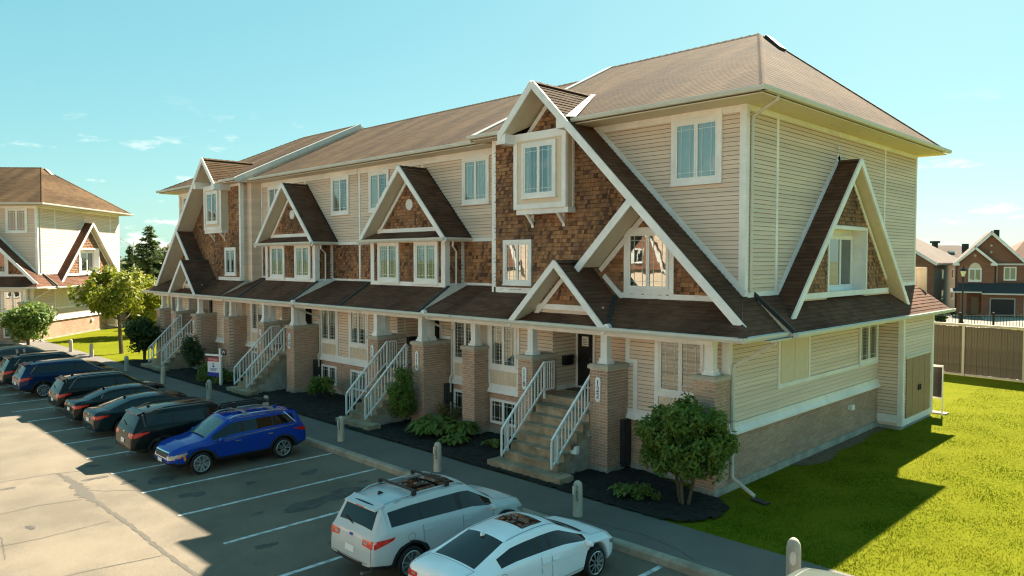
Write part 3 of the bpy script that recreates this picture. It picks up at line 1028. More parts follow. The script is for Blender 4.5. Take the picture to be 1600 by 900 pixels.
    B.put('window_recess', 'trim', lambda m: (m.box(-.06, .352, w1, w1 + .04, wb - .06, wt), m.box(-.06, .352, w0 - .04, w0, wb - .06, wt), m.box(-.06, .352, w0 - .04, w1 + .04, wt, wt + .05), m.box(-.06, .352, w0, w1, wb - .12, wb - .06), m.box(-.10, -.06, w0, w1, wb - .1, wt)))
    B.put('window_trim', 'trim', lambda m: (m.box(.352, .40, w0 - .09, w0, 4.86, wt + .1), m.box(.352, .40, w1, w1 + .09, 4.86, wt + .1), m.box(.352, .40, w0, w1, wt, wt + .1)))
    window(B, (-.056, (w0 + w1) / 2 + .40, wb + .05), (1, 0, 0), 1.80, 1.52, .07, grille=False, back='dark')
    # main floor of the end wall
    sidingp(B, rect_x(0, -.6, 9.6, 1.7, 3.86), (1, 0, 0), each=each)
    B.put('belt_course', 'trim', lambda m: m.prism([(.11, -.75, 1.41), (.11, -.75, 1.46), (.03, -.75, 1.58), (.03, -.75, 1.70), (-.02, -.75, 1.70), (-.02, -.75, 1.41)], (0, 10.4, 0)))
    brick_face(B, rect_x(0, -.75, 9.6, .2, 1.41), (1, 0, 0))
    B.box('foundation_wall', 'foundation', -.05, .045, -.78, 9.6, -.3, .2)
    B.put('blank_window', 'panel', lambda m: (m.box(.0, .03, 2.0, 3.85, 2.38, 3.74), m.box(.03, .042, 2.08, 2.85, 2.46, 3.66), m.box(.03, .042, 2.95, 3.77, 2.46, 3.66)))
    B.put('window_trim', 'trim', lambda m: (m.box(0, .05, 1.9, 2.0, 2.26, 3.84), m.box(0, .05, 3.85, 3.95, 2.38, 3.84), m.box(0, .05, 2.0, 9.5, 2.26, 2.38)))
    window(B, (.018, 8.58, 2.42), (1, 0, 0), 1.5, 1.3, .07, back='dark')
    B.put('side_vent', 'rail_white', lambda m: (m.box(.01, .14, 6.95, 7.2, .96, 1.12),))
    # meter closet
    B.box('closet_wall', 'siding', -.3, .796, 9.604, 12.9, .1, 3.86)
    sidingp(B, rect_x(.8, 9.75, 12.8, .3, 3.86), (1, 0, 0), each=False)
    sidingp(B, rect_y(.0, .8, 9.6, .5, 3.86), (0, -1, 0))
    B.put('corner_board', 'trim', lambda m: (m.box(.8, .83, 9.58, 9.72, .12, 3.86), m.box(.66, .8, 9.565, 9.6, .12, 3.86), m.box(.8, .83, 12.76, 12.93, .12, 3.86), m.box(0, .8, 9.575, 9.6, .22, .5), m.box(.8, .825, 9.72, 12.76, .12, .36)))
    B.box('foundation_wall', 'foundation', -.2, .78, 9.58, 12.88, -.3, .12)
    for k in range(2):
        y0 = 9.9 + k * 1.3
        d = B.put('closet_door', 'door_tan', lambda m: (m.box(.81, .85, y0, y0 + 1.28, .36, 2.42), m.box(.85, .858, y0 + .6, y0 + .64, .38, 2.4)))
        B.put('door_handle', 'dark_metal', lambda m: m.box(.85, .90, y0 + (1.18 if k == 0 else .08), y0 + (1.21 if k == 0 else .11), 1.2, 1.4), d)
    B.box('door_frame', 'flashing', .81, .87, 9.86, 12.52, 2.42, 2.5)
    # rain pipes
    B.put('downspout', 'gutter', lambda m: m.tube([(.85, -.05, 9.8), (.85, -.05, 9.72), (.08, .24, 9.45), (.06, .24, 9.3), (.06, .24, 4.95)], .045, 6))
    B.put('downspout', 'gutter', lambda m: m.tube([(.95, -.2, 3.86), (.95, -.2, 3.76), (.09, -.62, 3.15), (.07, -.64, 2.9), (.07, -.64, .42), (.12, -.66, .33), (.76, -.82, .08)], .05, 6), label='long downspout ending in a white kicked-out elbow on the lawn')


def caps(B, a, b):
    """ridge or hip caps laid one over the other"""
    a, b = Vector(a), Vector(b)
    d = b - a
    n = max(2, int(d.length / .3))
    m = B.mb()
    sd = d.cross(Vector((0, 0, 1))).normalized()
    up = sd.cross(d).normalized()
    for i in range(n):
        p, q = a + d * (i / n), a + d * ((i + 1) / n)
        h0, h1 = up * .035, up * .02
        w = sd * .13
        dn = up * .06
        m.poly([p + h0, q + h1, q + w - dn, p + w - dn])
        m.poly([p + h0, p - w - dn, q - w - dn, q + h1])
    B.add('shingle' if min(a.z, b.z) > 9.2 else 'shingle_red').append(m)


def gutter(B, pts):
    a, b = Vector(pts[0]), Vector(pts[1])
    d = (b - a).normalized()
    s_ = Vector((d.y, -d.x, 0))
    prof = [(-.06, -.06), (.05, -.06), (.075, .0), (.075, .055), (.055, .055), (.05, .03), (-.05, .03), (-.06, .06)]
    B.put('gutter', 'gutter', lambda m: m.prism([a + s_ * x + Vector((0, 0, z + .04)) for x, z in prof], b - a))


def mid_unit(B, xo, nums, backs):
    X = lambda x: x + xo
    x0, x1 = X(-18.28), X(-9.35)
    if xo == 0:
        x1 = -9.3
    xc = X(-13.65)
    B.box('wall', 'siding', x0, x1, .554, 13.8, 3.98, 9.76)
    B.put('wall', 'mortar', lambda m: (m.box(X(-11.7), x1, -.346, .6, -.3, 3.93), m.box(x0, X(-13.8), -.346, .6, -.3, 3.93), m.box(x0, x1, .404, 13.8, -.3, 3.93)))
    # third floor
    sidingp(B, rect_y(x0, x1, .55, 6.6, 9.5))
    B.box('frieze_board', 'trim', x0, x1, .52, .55, 9.5, 9.74)
    for wx, bk in ((-16.70, backs[0]), (-10.72, backs[1])):
        window(B, (X(wx), .532, 7.93), (0, -1, 0), 1.2, 1.45, .12, back=bk)
    B.box('belt_board', 'trim', x0, x1, .51, .55, 6.46, 6.6)
    shakes(B, rect_y(x0, x1, .55, 4.95, 6.46))
    B.box('base_board', 'trim', x0, x1, .51, .55, 4.80, 4.97)
    B.box('corner_board', 'trim', X(-18.22), X(-18.10), .505, .55, 4.97, 9.5)
    B.box('corner_board', 'trim', xc - .22, xc - .10, .515, .55, 9.2, 9.5)
    # bay with two windows
    b0, b1 = xc - 2.33, xc + 2.27
    B.box('bay_wall', 'siding', b0, b1 - .004, -.346, .56, 4.6, 6.5)
    shakes(B, rect_y(b0 + .1, b1 - .1, -.35, 4.95, 6.45))
    shakes(B, rect_x(b1, -.2, .45, 4.95, 6.45), (1, 0, 0))
    shakes(B, rect_x(b0, -.2, .45, 4.95, 6.45), (-1, 0, 0))
    for bx, sg in ((b0, -1), (b1, 1)):
        xa, xb = sorted((bx - sg * .2, bx + sg * .03))
        B.put('corner_board', 'trim', lambda m: (m.box(xa, xb, -.40, -.35, 4.76, 6.5), m.box(min(bx, bx + sg * .03), max(bx, bx + sg * .03), -.35, -.17, 4.76, 6.5), m.box(min(bx, bx + sg * .03), max(bx, bx + sg * .03), .38, .52, 4.76, 6.5), m.box(min(bx, bx + sg * .028), max(bx, bx + sg * .028), -.17, .38, 4.76, 4.95)))
    B.box('base_board', 'trim', b0 + .2, b1 - .2, -.395, -.35, 4.78, 4.97)
    for wx, bk in ((-14.80, backs[2]), (-12.45, backs[3])):
        window(B, (X(wx), -.372, 5.06), (0, -1, 0), 1.14, 1.32, .13, back=bk)
    # bay gable
    za, hw, sl = 9.31, 2.68, 1.035
    for sg in (-1, 1):
        roofp(B, [(xc, -.72, za), (xc, .56, za), (xc + sg * hw, .56, za - hw * sl), (xc + sg * hw, -.72, za - hw * sl)])
        board(B, 'rake_board', (xc - sg * .02, -.745 - .001 * sg, za - .03), (xc + sg * (hw + .05), -.745 - .001 * sg, za - hw * sl - .1), .05, .17, up=(sg, 0, 1))
        board(B, 'gable_trim', (xc - sg * .04, -.24, za - .33), (xc + sg * 2.08, -.24, za - 2.53), .05, .13, up=(sg, 0, 1))
        board(B, 'flashing_strip', (xc + sg * .05, .53, za + .03), (xc + sg * (hw + .02), .53, za - hw * sl + .05), .05, .05, mat='dark_metal', up=(sg, 0, 1))
    caps(B, (xc, -.72, za + .01), (xc, .54, za + .01))
    shakes(B, [(xc - 1.95, -.2, 7.0), (xc + 1.95, -.2, 7.0), (xc, -.2, 9.0)])
    B.put('gable_wall', 'siding', lambda m: m.prism([(xc - 2.3, -.197, 6.55), (xc + 2.3, -.197, 6.55), (xc + 2.3, -.197, 6.68), (xc, -.197, 9.05), (xc - 2.3, -.197, 6.68)], (0, .5, 0)))
    B.box('base_board', 'trim', xc - 2.1, xc + 2.1, -.245, -.2, 6.86, 7.01)
    roofp(B, [(xc - 2.6, -.72, 6.60), (xc + 2.6, -.72, 6.60), (xc + 2.3, -.2, 6.86), (xc - 2.3, -.2, 6.86)], thick=.05)
    B.box('bay_soffit', 'trim', xc - 2.66, xc + 2.66, -.70, .55, 6.47, 6.545)
    gutter(B, [(xc - 2.7, -.78, 6.50), (xc + 2.72, -.78, 6.50)])
    gutter(B, [(xc + 2.70, -.72, 6.50), (xc + 2.70, .53, 6.50)])
    v = B.put('gable_vent', 'trim', lambda m: m.lathe([(.21, 0), (.21, -.04), (.16, -.045), (.16, -.02)], (xc, -.215, 7.9), 'y', 18))
    B.put('vent_slats', 'rail_white', lambda m: [m.bar((xc - math.sqrt(max(.0, .155 ** 2 - z * z)), -.255, 7.9 + z), (xc + math.sqrt(max(.0, .155 ** 2 - z * z)), -.255, 7.9 + z), .02, .03) for z in (-.12, -.06, 0, .06, .12)], v)
    B.put('downspout', 'trim', lambda m: m.tube([(b1 + .35, -.3, 6.46), (b1 + .33, -.3, 6.3), (b1 + .06, .1, 6.1), (b1 + .05, .1, 4.8)], .035, 6))
    # porch roof: low over the wall, higher in front of the bay
    s0, s1 = xc - 2.58, xc + 2.44
    Z = lambda y: 3.96 + .4 * (y + 1.75)
    for xa, xb in ((x0, s0), (s1, x1)):
        if xb - xa > .05:
            roofp(B, [(xa, -1.75, 3.96), (xb, -1.75, 3.96), (xb, .55, Z(.55)), (xa, .55, Z(.55))], 'porch_roof')
    roofp(B, [(s0, -1.75, 3.98), (s1, -1.75, 3.98), (s1, -.35, 4.83), (s0, -.35, 4.83)], 'porch_roof', thick=.06)
    for xs, sg in ((s0, -1), (s1, 1)):
        B.put('step_flashing', 'trim', lambda m: m.prism([(xs - sg * .02, -1.74, 3.9), (xs - sg * .02, -1.72, 3.99), (xs - sg * .02, -.35, 4.82), (xs - sg * .02, .5, 4.95), (xs - sg * .02, .5, 4.8)], (sg * .05, 0, 0)))
        board(B, 'edge_cap', (xs, -1.74, 4.02), (xs, -.37, 4.86), .14, .04, mat='dark_metal')
    gutter(B, [(x0, -1.82, 3.9), (x1, -1.82, 3.9)])
    B.put('gutter_cap', 'trim', lambda m: m.tube([(s1 + .35, -1.82, 3.99), (s1 + .35, -1.70, 3.99)], .11, 10))
    B.box('porch_soffit', 'soffit', x0, x1, -1.75, -.35, 3.87, 3.90)
    B.box('porch_soffit', 'soffit', X(-13.8), X(-11.7), -.35, .5, 3.88, 3.91)
    B.box('porch_beam', 'trim', x0, x1, -1.5, -1.22, 3.74, 3.88)
    # main floor
    front_wall(B, X(-11.7), x1, -.35, [(X(-10.28), 1.16, backs[4], 'dark')])
    front_wall(B, x0, X(-13.8), -.35, [(X(-16.93), 1.14, backs[5], 'blind')])
    for px, sg in ((X(-11.72), 1), (X(-13.78), -1)):
        xa, xb = sorted((px, px + sg * .14))
        xd, xe = sorted((px + sg * .72, px + sg * .86))
        B.put('corner_board', 'trim', lambda m: (m.box(xa, xb, -.39, -.35, 1.7, 3.92), m.box(xd, xe, -.385, -.35, 1.7, 2.95), m.box(min(xa, xd) + .0, max(xb, xe), -.38, -.35, 2.95, 3.07)))
    porch(B, X(-13.8), X(-11.7))
    pier(B, X(-11.72), X(-11.08), -1.62, -.36, 2, nums[0], meter=True)
    pier(B, X(-14.42), X(-13.80), -1.62, -.36, 2, nums[1])
    B.put('downspout', 'gutter', lambda m: m.tube([(X(-10.95), -1.75, 3.84), (X(-10.95), -1.6, 3.7), (X(-10.95), -.45, 3.3), (X(-10.97), -.42, 3.1), (X(-10.97), -.42, 1.75), (X(-10.97), -.5, 1.6), (X(-10.97), -.5, .1)], .045, 6))
    # main roof slice
    zz = lambda y: 9.9 + .485 * (y + .15)
    yr = 6.9
    roofp(B, [(x0, -.15, 9.9), (x1, -.15, 9.9), (x1, yr, zz(yr)), (x0, yr, zz(yr))], 'roof', .15, .42, .1)
    roofp(B, [(x0, 14.0, 9.9), (x1, 14.0, 9.9), (x1, yr, zz(yr)), (x0, yr, zz(yr))], 'roof', .15, None, .1)
    caps(B, (x0, yr, zz(yr) + .01), (x1, yr, zz(yr) + .01))
    gutter(B, [(x0, -.22, 9.82), (x1, -.22, 9.82)])
    B.box('roof_soffit', 'soffit', x0, x1, -.15, .55, 9.745, 9.775)
    B.put('roof_soffit', 'soffit', lambda m: m.box(x0, x1, 13.8, 14.0, 9.745, 9.775))


def flush(B, root):
    for key, nm, mt in (('shake', 'cedar_shakes', 'shake'), ('shingle', 'roof_shingles', 'shingle'), ('shingle_red', 'porch_roof_shingles', 'shingle_red'), ('siding', 'siding_courses', 'siding'), ('brick', 'brickwork', 'brick'), ('gap_shade', 'gap_shade_sheet', 'gap_shade')):
        if B.acc.get(key):
            o = obj(nm, merged(B.acc[key]), mt, root)
            o['kind'] = 'stuff'


def obj_random(src, name):
    m = MATS[src].copy()
    m.name = name
    nt = m.node_tree
    g = [n for n in nt.nodes if n.type == 'NEW_GEOMETRY'][0]
    oi = nt.nodes.new('ShaderNodeObjectInfo')
    for l in list(nt.links):
        if l.from_node == g:
            nt.links.new(oi.outputs['Random'], l.to_socket)
    for n in [n for n in nt.nodes if n.type == 'TEX_COORD']:
        n_geo = nt.nodes.new('ShaderNodeNewGeometry')
        for l in list(nt.links):
            if l.from_node == n:
                nt.links.new(n_geo.outputs['Position'], l.to_socket)
    MATS[name] = m


obj_random('brick', 'brick_single')

row = thing('townhouse_row', 'long three-storey row of beige townhouses with cedar shake gables and brown roof', 'townhouses')
acc = {}
B1 = Builder(row)
B1.acc = acc
end_unit(B1, True, True)
mid_unit(B1, 0.0, ('116', '110'), ('side', 'curtain', 'drapes', 'half', 'dark', 'drapes'))
mid_unit(B1, -8.95, ('108', '106'), ('half', 'side', 'dark', 'drapes', 'half', 'dark'))
B2 = Builder(row, -1, -36.55)
B2.acc = acc
end_unit(B2, False, False, nums=('100', '102'))
flush(B1, row)

# left neighbour of the same design, turned away, far end of the lot
COR = cdr(53.3, -33.9, -0.1)
ROT = math.radians(47.1)
row2 = thing('townhouse_block', 'neighbouring beige townhouse with sunlit end wall behind the round bush and parked cars', 'townhouses', COR, ROT)
B3 = Builder(row2)
B3.acc = {}
end_unit(B3, True, False, nums=('94', '96'), D=11.9, gy=6.3, left_len=16)
flush(B3, row2)

# ------------------------------------------------------------------ ground, lot, kerb, walk, beds, lawn


def sheet(name, pts, z, mat, **pr):
    m = MB()
    m.poly([(p[0], p[1], z) for p in pts])
    return obj(name, m, mat, kind='structure', **pr)


def rectp(x0, x1, y0, y1):
    return [(x0, y0), (x1, y0), (x1, y1), (x0, y1)]


sheet('ground', rectp(-2500, 2500, -2500, 2500), -0.30, 'field')
sheet('parking_lot', rectp(-150, 60, -34, -5.3), -0.15, 'asphalt')
sheet('lawn', rectp(-120, 45, -3.72, 58), 0.0, 'lawn')
sheet('street', [tuple(cdr(d, a)[:2]) for d, a in ((62.5, 38), (62.5, 90), (76.6, 90), (76.6, 38))], 0.02, 'asphalt')
m = MB()
m.box(-75, 14, -5.22, -3.66, -.3, .02)
obj('sidewalk', m, 'walk', kind='structure')
kb = thing('kerb', 'pale concrete kerb between the parking stalls and the asphalt footpath', 'kerb')
del kb['category'], kb['label']
kb['kind'] = 'structure'
q = MB()
q.prism([(0, -.19, -.25), (0, -.19, -.02), (0, -.16, .025), (0, -.01, .03), (0, .02, .015), (0, .02, -.25)], (2.985, 0, 0))
ks = q.mesh('kerb_stone', 'concrete')
for i in range(30):
    link('kerb_stone', ks, kb, Matrix.Translation((-75 + i * 3.0, -5.24, rng.uniform(-.004, .004))))


def bumpy(name, poly, z, amp, step, mat, seed=1, edge=True, **pr):
    """lumpy bed: grid of points inside an outline, heaped a little"""
    xs, ys = [p[0] for p in poly], [p[1] for p in poly]
    r = random.Random(seed)
    nx, ny = int((max(xs) - min(xs)) / step) + 1, int((max(ys) - min(ys)) / step) + 1
    m = MB()
    idx = {}

    def inside(x, y):
        c = False
        for i in range(len(poly)):
            (xa, ya), (xb, yb) = poly[i], poly[i - 1]
            if (ya > y) != (yb > y) and x < (xb - xa) * (y - ya) / (yb - ya) + xa:
                c = not c
        return c
    for i in range(nx + 1):
        for j in range(ny + 1):
            x, y = min(xs) + i * step, min(ys) + j * step
            if inside(x, y):
                idx[i, j] = len(m.v)
                m.v.append((x + r.uniform(-.3, .3) * step, y + r.uniform(-.3, .3) * step, z + r.uniform(0, amp)))
    for (i, j), a in idx.items():
        if (i + 1, j) in idx and (i, j + 1) in idx and (i + 1, j + 1) in idx:
            m.f.append((a, idx[i + 1, j], idx[i + 1, j + 1], idx[i, j + 1]))
    return obj(name, m, mat, **pr)


bed = [(-36.0, -3.68), (.1, -3.68), (.55, -3.55), (.82, -3.1), (.9, -2.5), (.75, -1.9), (.35, -1.5), (.02, -1.35), (-.6, -1.3), (-3.0, -.5), (-36, -.2)]
bumpy('mulch_bed', bed, .03, .05, .11, 'mulch', 3, kind='structure')
bumpy('bare_soil', [(.03, 2.6), (.5, 3.0), (.75, 4.0), (.45, 5.2), (.55, 6.5), (.35, 8.5), (.5, 9.5), (.03, 9.5)], .005, .02, .09, 'soil', 4, kind='structure')
g = np.random.default_rng(21)
n = 5200
X, Y = g.uniform(-30, .6, n), g.uniform(-3.75, -.9, n)
a = g.uniform(0, 6.283, n)
sz = g.uniform(.012, .04, n)
zz_ = .085 + g.uniform(0, .02, n)
c_, s_ = np.cos(a) * sz, np.sin(a) * sz
tl = g.uniform(-.6, .6, n) * sz
v = np.stack([np.stack([X - c_, Y - s_, zz_ - tl], 1), np.stack([X + s_ * .4, Y - c_ * .4, zz_], 1), np.stack([X + c_, Y + s_, zz_ + tl], 1), np.stack([X - s_ * .4, Y + c_ * .4, zz_ + .01], 1)], 1).reshape(-1, 3)
MB_CHIPS = (v, np.arange(4 * n).reshape(-1, 4))
# parking lines
LX = [1.19, -1.21, -3.60, -5.95, -8.36, -10.75, -13.13, -15.42, -17.85, -20.1, -22.6, -25.05, -27.2, -29.6, -32.0, -34.4, -36.8]
for i, x in enumerate(LX):
    m = MB()
    n = 22
    L = [(x - .055 + rng.uniform(-.006, .006), -10.97 + 5.5 * k / n) for k in range(n + 1)]
    Rr = [(x + .055 + rng.uniform(-.006, .006), -10.97 + 5.5 * k / n) for k in range(n, -1, -1)]
    for k in range(n):
        m.poly([(*L[k], -.146), (*Rr[n - k], -.146), (*Rr[n - k - 1], -.146), (*L[k + 1], -.146)])
    obj('stall_line', m, 'line_paint', kind='structure')


def ribbon(name, pts, w, z, mat, jag=.35, seed=1, sub=6):
    r = random.Random(seed)
    P = []
    for (a, b), wa in zip(zip(pts[:-1], pts[1:]), range(99)):
        for k in range(sub):
            t = k / sub
            P.append((a[0] + (b[0] - a[0]) * t, a[1] + (b[1] - a[1]) * t))
    P.append(pts[-1])
    m = MB()
    e = []
    for i, p in enumerate(P):
        a, b = P[max(i - 1, 0)], P[min(i + 1, len(P) - 1)]
        dx, dy = b[0] - a[0], b[1] - a[1]
        l = math.hypot(dx, dy) or 1
        ww = w(i / (len(P) - 1)) if callable(w) else w
        u, v = ww * (1 + r.uniform(-jag, jag)), ww * (1 + r.uniform(-jag, jag))
        e.append(((p[0] - dy / l * u, p[1] + dx / l * u, z), (p[0] + dy / l * v, p[1] - dx / l * v, z)))
    for i in range(len(e) - 1):
        m.poly([e[i][0], e[i][1], e[i + 1][1], e[i + 1][0]])
    return obj(name, m, mat, kind='structure')


ribbon('seam_patch', [(-14.3, -12.0), (-12.7, -11.95), (-11.5, -12.05), (-10.4, -12.0), (-8.4, -11.98), (-6.0, -12.03), (-3, -12.0)], lambda t: .05 + .10 * math.exp(-((t - .25) / .14) ** 2), -.1455, 'tar', .6, 3, 14)
for k, (pts, w) in enumerate((([(-11.2, -15.5), (-11.5, -13.1), (-11.26, -12.2)], .016), ([(-14.6, -15.2), (-14.4, -13.3), (-14.3, -12.1), (-13.9, -11.0)], .013), ([(-6.6, -14.5), (-6.4, -13.2), (-6.2, -12.1)], .015),
                              ([(-12.2, -12.0), (-11.6, -11.6), (-11.3, -11.2), (-10.9, -10.9)], .012), ([(-9.2, -15.8), (-9.0, -13.6), (-9.1, -12.2)], .010), ([(-16.4, -14.0), (-15.6, -13.7), (-14.9, -14.1)], .012),
                              ([(-8.2, -14.4), (-9.5, -14.2), (-11.4, -14.3)], .012), ([(-2.3, -5.2), (-1.2, -4.9), (.2, -4.7), (1.1, -4.85), (1.7, -5.1)], .012))):
    ribbon('crack', pts, w, -.1456 if k < 7 else .0245, 'tar', .8, 20 + k, 10)


def blob(name, c, rx, ry, z, mat, seed):
    r = random.Random(seed)
    ph = [r.uniform(0, 6.3) for _ in range(5)]
    m = MB()
    pts = []
    for i in range(36):
        t = 2 * math.pi * i / 36
        k = 1 + sum(.22 / (j + 1) * math.sin((j + 2) * t + ph[j]) for j in range(5)) + r.uniform(-.06, .06)
        pts.append((c[0] + rx * k * math.cos(t), c[1] + ry * k * math.sin(t), z))
    for i in range(36):
        m.poly([(c[0], c[1], z), pts[i], pts[(i + 1) % 36]])
    return obj(name, m, mat, kind='structure')


for k, (x, y, rx, ry) in enumerate(((-11.6, -10.2, .28, .45), (-12.0, -10.9, .15, .2), (-9.7, -10.1, .22, .3), (-6.95, -8.4, .3, .75), (-7.1, -7.3, .35, .6), (-9.4, -7.0, .18, .3), (-4.7, -8.2, .2, .5), (-16.5, -10.3, .25, .4), (-13.0, -11.4, .14, .3), (-7.2, -9.6, .10, .14), (-4.9, -6.6, .16, .22), (-9.6, -8.6, .12, .2), (-14.4, -11.1, .16, .2), (-11.9, -7.4, .2, .3), (-5.2, -10.4, .14, .22), (-16.7, -8.3, .3, .5), (-4.4, -9.3, .09, .12), (-7.6, -6.4, .1, .15), (-13.6, -13.3, .12, .16), (-9.9, -13.6, .15, .1), (-26.1, -8, .3, .5))):
    blob('oil_stain', (x, y), rx, ry, -.1468 - .00002 * k, 'oil', 60 + k)


# ------------------------------------------------------------------ plants
def arr_obj(name, v, f, mat, parent=None, **pr):
    m = bpy.data.meshes.new(name)
    nv, nf, k = len(v), len(f), f.shape[1]
    m.vertices.add(nv)
    m.vertices.foreach_set('co', v.astype(np.float32).ravel())
    m.loops.add(nf * k)
    m.loops.foreach_set('vertex_index', f.astype(np.int32).ravel())
    m.polygons.add(nf)
    m.polygons.foreach_set('loop_start', np.arange(0, nf * k, k, dtype=np.int32))
    m.polygons.foreach_set('loop_total', np.full(nf, k, dtype=np.int32))
    m.materials.append(MATS[mat])
    m.update()
    m.validate()
    return link(name, m, parent, **pr)


def leaves(centres, radii, n, size, seed, up=0.35, shell=0.5, aspect=0.55, droop=0.0):
    """n leaf blades spread over clumps; each is a folded rhombus of two faces"""
    g = np.random.default_rng(seed)
    C, Rr = np.array(centres, float), np.array(radii, float)
    if Rr.ndim == 1:
        Rr = np.repeat(Rr[:, None], 3, 1)
    w = Rr.prod(1) ** (2 / 3)
    k = g.choice(len(C), n, p=w / w.sum())
    d = g.normal(size=(n, 3))
    d /= np.linalg.norm(d, axis=1)[:, None]
    r = shell + (1 - shell) * g.random(n) ** 0.6
    r *= np.where(g.random(n) < .15, 1.12, 1)
    p = C[k] + d * Rr[k] * r[:, None]
    nrm = d * .8 + g.normal(size=(n, 3)) * .55 + np.array([0, 0, up])
    nrm /= np.linalg.norm(nrm, axis=1)[:, None]
    t = np.cross(nrm, g.normal(size=(n, 3)))
    t /= np.linalg.norm(t, axis=1)[:, None]
    t[:, 2] -= droop
    b = np.cross(nrm, t)
    s = size * g.uniform(.6, 1.3, n)[:, None]
    v = np.stack([p - t * s, p + b * s * aspect - nrm * s * .15, p + t * s, p - b * s * aspect - nrm * s * .15], 1).reshape(-1, 3)
    i = np.arange(n)[:, None] * 4
    f = np.concatenate([i + np.array([[0, 1, 2]]), i + np.array([[0, 2, 3]])], 0)
    return v, f


def clumpset(c, rad, n, cr, seed, bottom=-1.0):
    r = random.Random(seed)
    out, rr = [], []
    while len(out) < n:
        d = Vector((r.gauss(0, 1), r.gauss(0, 1), r.gauss(0, 1))).normalized() * (r.random() ** .35)
        if d.z < bottom:
            continue
        out.append((c[0] + d.x * rad[0], c[1] + d.y * rad[1], c[2] + d.z * rad[2]))
        rr.append(cr * r.uniform(.5, 1.45))
    return out, rr


def branches(m, base, top, spread, n, r0, seed, z0f=.35):
    r = random.Random(seed)
    base, top = Vector(base), Vector(top)
    mid = (base + top) / 2 + Vector((r.uniform(-.1, .1), r.uniform(-.1, .1), 0)) * spread * .5
    m.tube([base, mid, top], [r0, r0 * .75, r0 * .3], 7)
    for i in range(n):
        t = z0f + (1 - z0f) * i / n
        p = base.lerp(top, t)
        a = r.uniform(0, 6.28)
        q = p + Vector((math.cos(a) * spread, math.sin(a) * spread, r.uniform(.25, .75) * spread)) * r.uniform(.6, 1.0)
        m.tube([p, p.lerp(q, .5) + Vector((0, 0, -.06 * spread)), q], [r0 * .45, r0 * .3, r0 * .1], 5)


def tree(name, label, loc, crown_c, crown_r, nclump, clump_r, nleaf, size, mat, stems=((0, 0),), group=None, seed=1, cat='tree', r0=.06, nb=7, spread=.8, bottom=-.9, shell=.45):
    t = thing(name, label, cat, loc, 0, group)
    m = MB()
    for i, (dx, dy) in enumerate(stems):
        branches(m, (dx * .15, dy * .15, -.1), (dx + crown_c[0], dy + crown_c[1], crown_c[2] + crown_r[2] * .55), spread, nb, r0, seed + i * 7)
    obj('trunk', m, 'bark', t, True)
    c, r = clumpset(crown_c, [k * .82 for k in crown_r], nclump, clump_r, seed, bottom)
    v, f = leaves(c, r, nleaf, size, seed, shell=shell)
    arr_obj('crown', v, f, mat, t)
    return t


def shrub(name, label, loc, c, r, nclump, cr, n, size, mat, seed, group=None, cat='shrub', shell=.4, bottom=-.5, droop=0.0, aspect=.5, up=.5):
    cc, rr = clumpset(c, r, nclump, cr, seed, bottom)
    v, f = leaves(cc, rr, n, size, seed, up=up, shell=shell, droop=droop, aspect=aspect)
    v[:, 2] = np.maximum(v[:, 2], .02)
    o = arr_obj(name, v, f, mat)
    o.location = loc
    tag(o, label, cat, group)
    return o


tree('ornamental_tree', 'round-headed little tree in the mulch in front of the end house basement window', (-.2, -2.42, .03), (0, 0, 1.52), (1.34, 1.30, 1.08), 180, .21, 15500, .064, 'leaf', ((-.6, .1), (.5, .15), (.0, -.35)), seed=5, r0=.042, nb=8, spread=.75, bottom=-.9, shell=.1)
tree('round_bush', 'dark round multi-stemmed bush beside the farthest front steps', (-36.4, -2.2, 0), (0, 0, 1.5), (1.12, 1.1, .95), 55, .32, 4200, .10, 'leaf_dark', ((-.3, 0), (.3, .1), (0, .2)), seed=8, cat='bush')
p = cdr(48.6, -31.7)
tree('round_bush', 'clipped round bush with two trunks in front of the neighbouring sunlit townhouse', (p.x, p.y, 0), (0, 0, 1.75), (1.65, 1.6, 1.2), 80, .42, 6000, .13, 'leaf', ((-.3, 0), (.45, .1)), seed=9, cat='bush')
p = cdr(46, -24.2)
tree('street_tree', 'loose young street tree with a thin straight trunk on the sunlit grass', (p.x, p.y, 0), (-.3, -.2, 3.75), (2.5, 2.4, 1.85), 46, .5, 4200, .14, 'leaf_yellow', seed=12, r0=.13, nb=12, spread=1.7, bottom=-.95, shell=.15)
p = cdr(57, -28.6)
tree('yellow_tree', 'bright yellow-green tree between the two townhouse rows behind the street tree', (p.x, p.y, 0), (0, 0, 3.1), (2.3, 2.3, 2.1), 60, .6, 5200, .15, 'leaf_yellow', seed=14, r0=.12, nb=9, spread=1.4)
p = cdr(60, -27.4)
tree('yellow_tree', 'lower yellow-green tree beside the far corner of the row', (p.x, p.y, 0), (0, 0, 2.0), (1.7, 1.8, 1.6), 40, .5, 3200, .14, 'leaf_yellow', seed=15, r0=.1, nb=8, spread=1.2)
p = cdr(78, -34.5)
tree('dark_tree', 'dark green broad tree under the tall spruce', (p.x, p.y, 0), (0, 0, 2.4), (3.4, 3.2, 2.4), 70, .8, 4200, .22, 'leaf_dark', seed=16, r0=.15, spread=2)
p = cdr(80, -39.5)
tree('dark_tree', 'mid green broad tree beside the far street lamp', (p.x, p.y, 0), (0, 0, 1.9), (3.2, 3, 2.0), 60, .8, 3600, .22, 'leaf_far', seed=17, r0=.15, spread=2)
p = cdr(75, -34.9)
tree('tan_tree', 'thin tan-leaved tree standing between two spruces', (p.x, p.y, 0), (0, 0, 5.0), (1.3, 1.3, 3.2), 40, .5, 1900, .17, 'leaf_tan', seed=18, r0=.12, nb=14, spread=1.3, shell=.1)


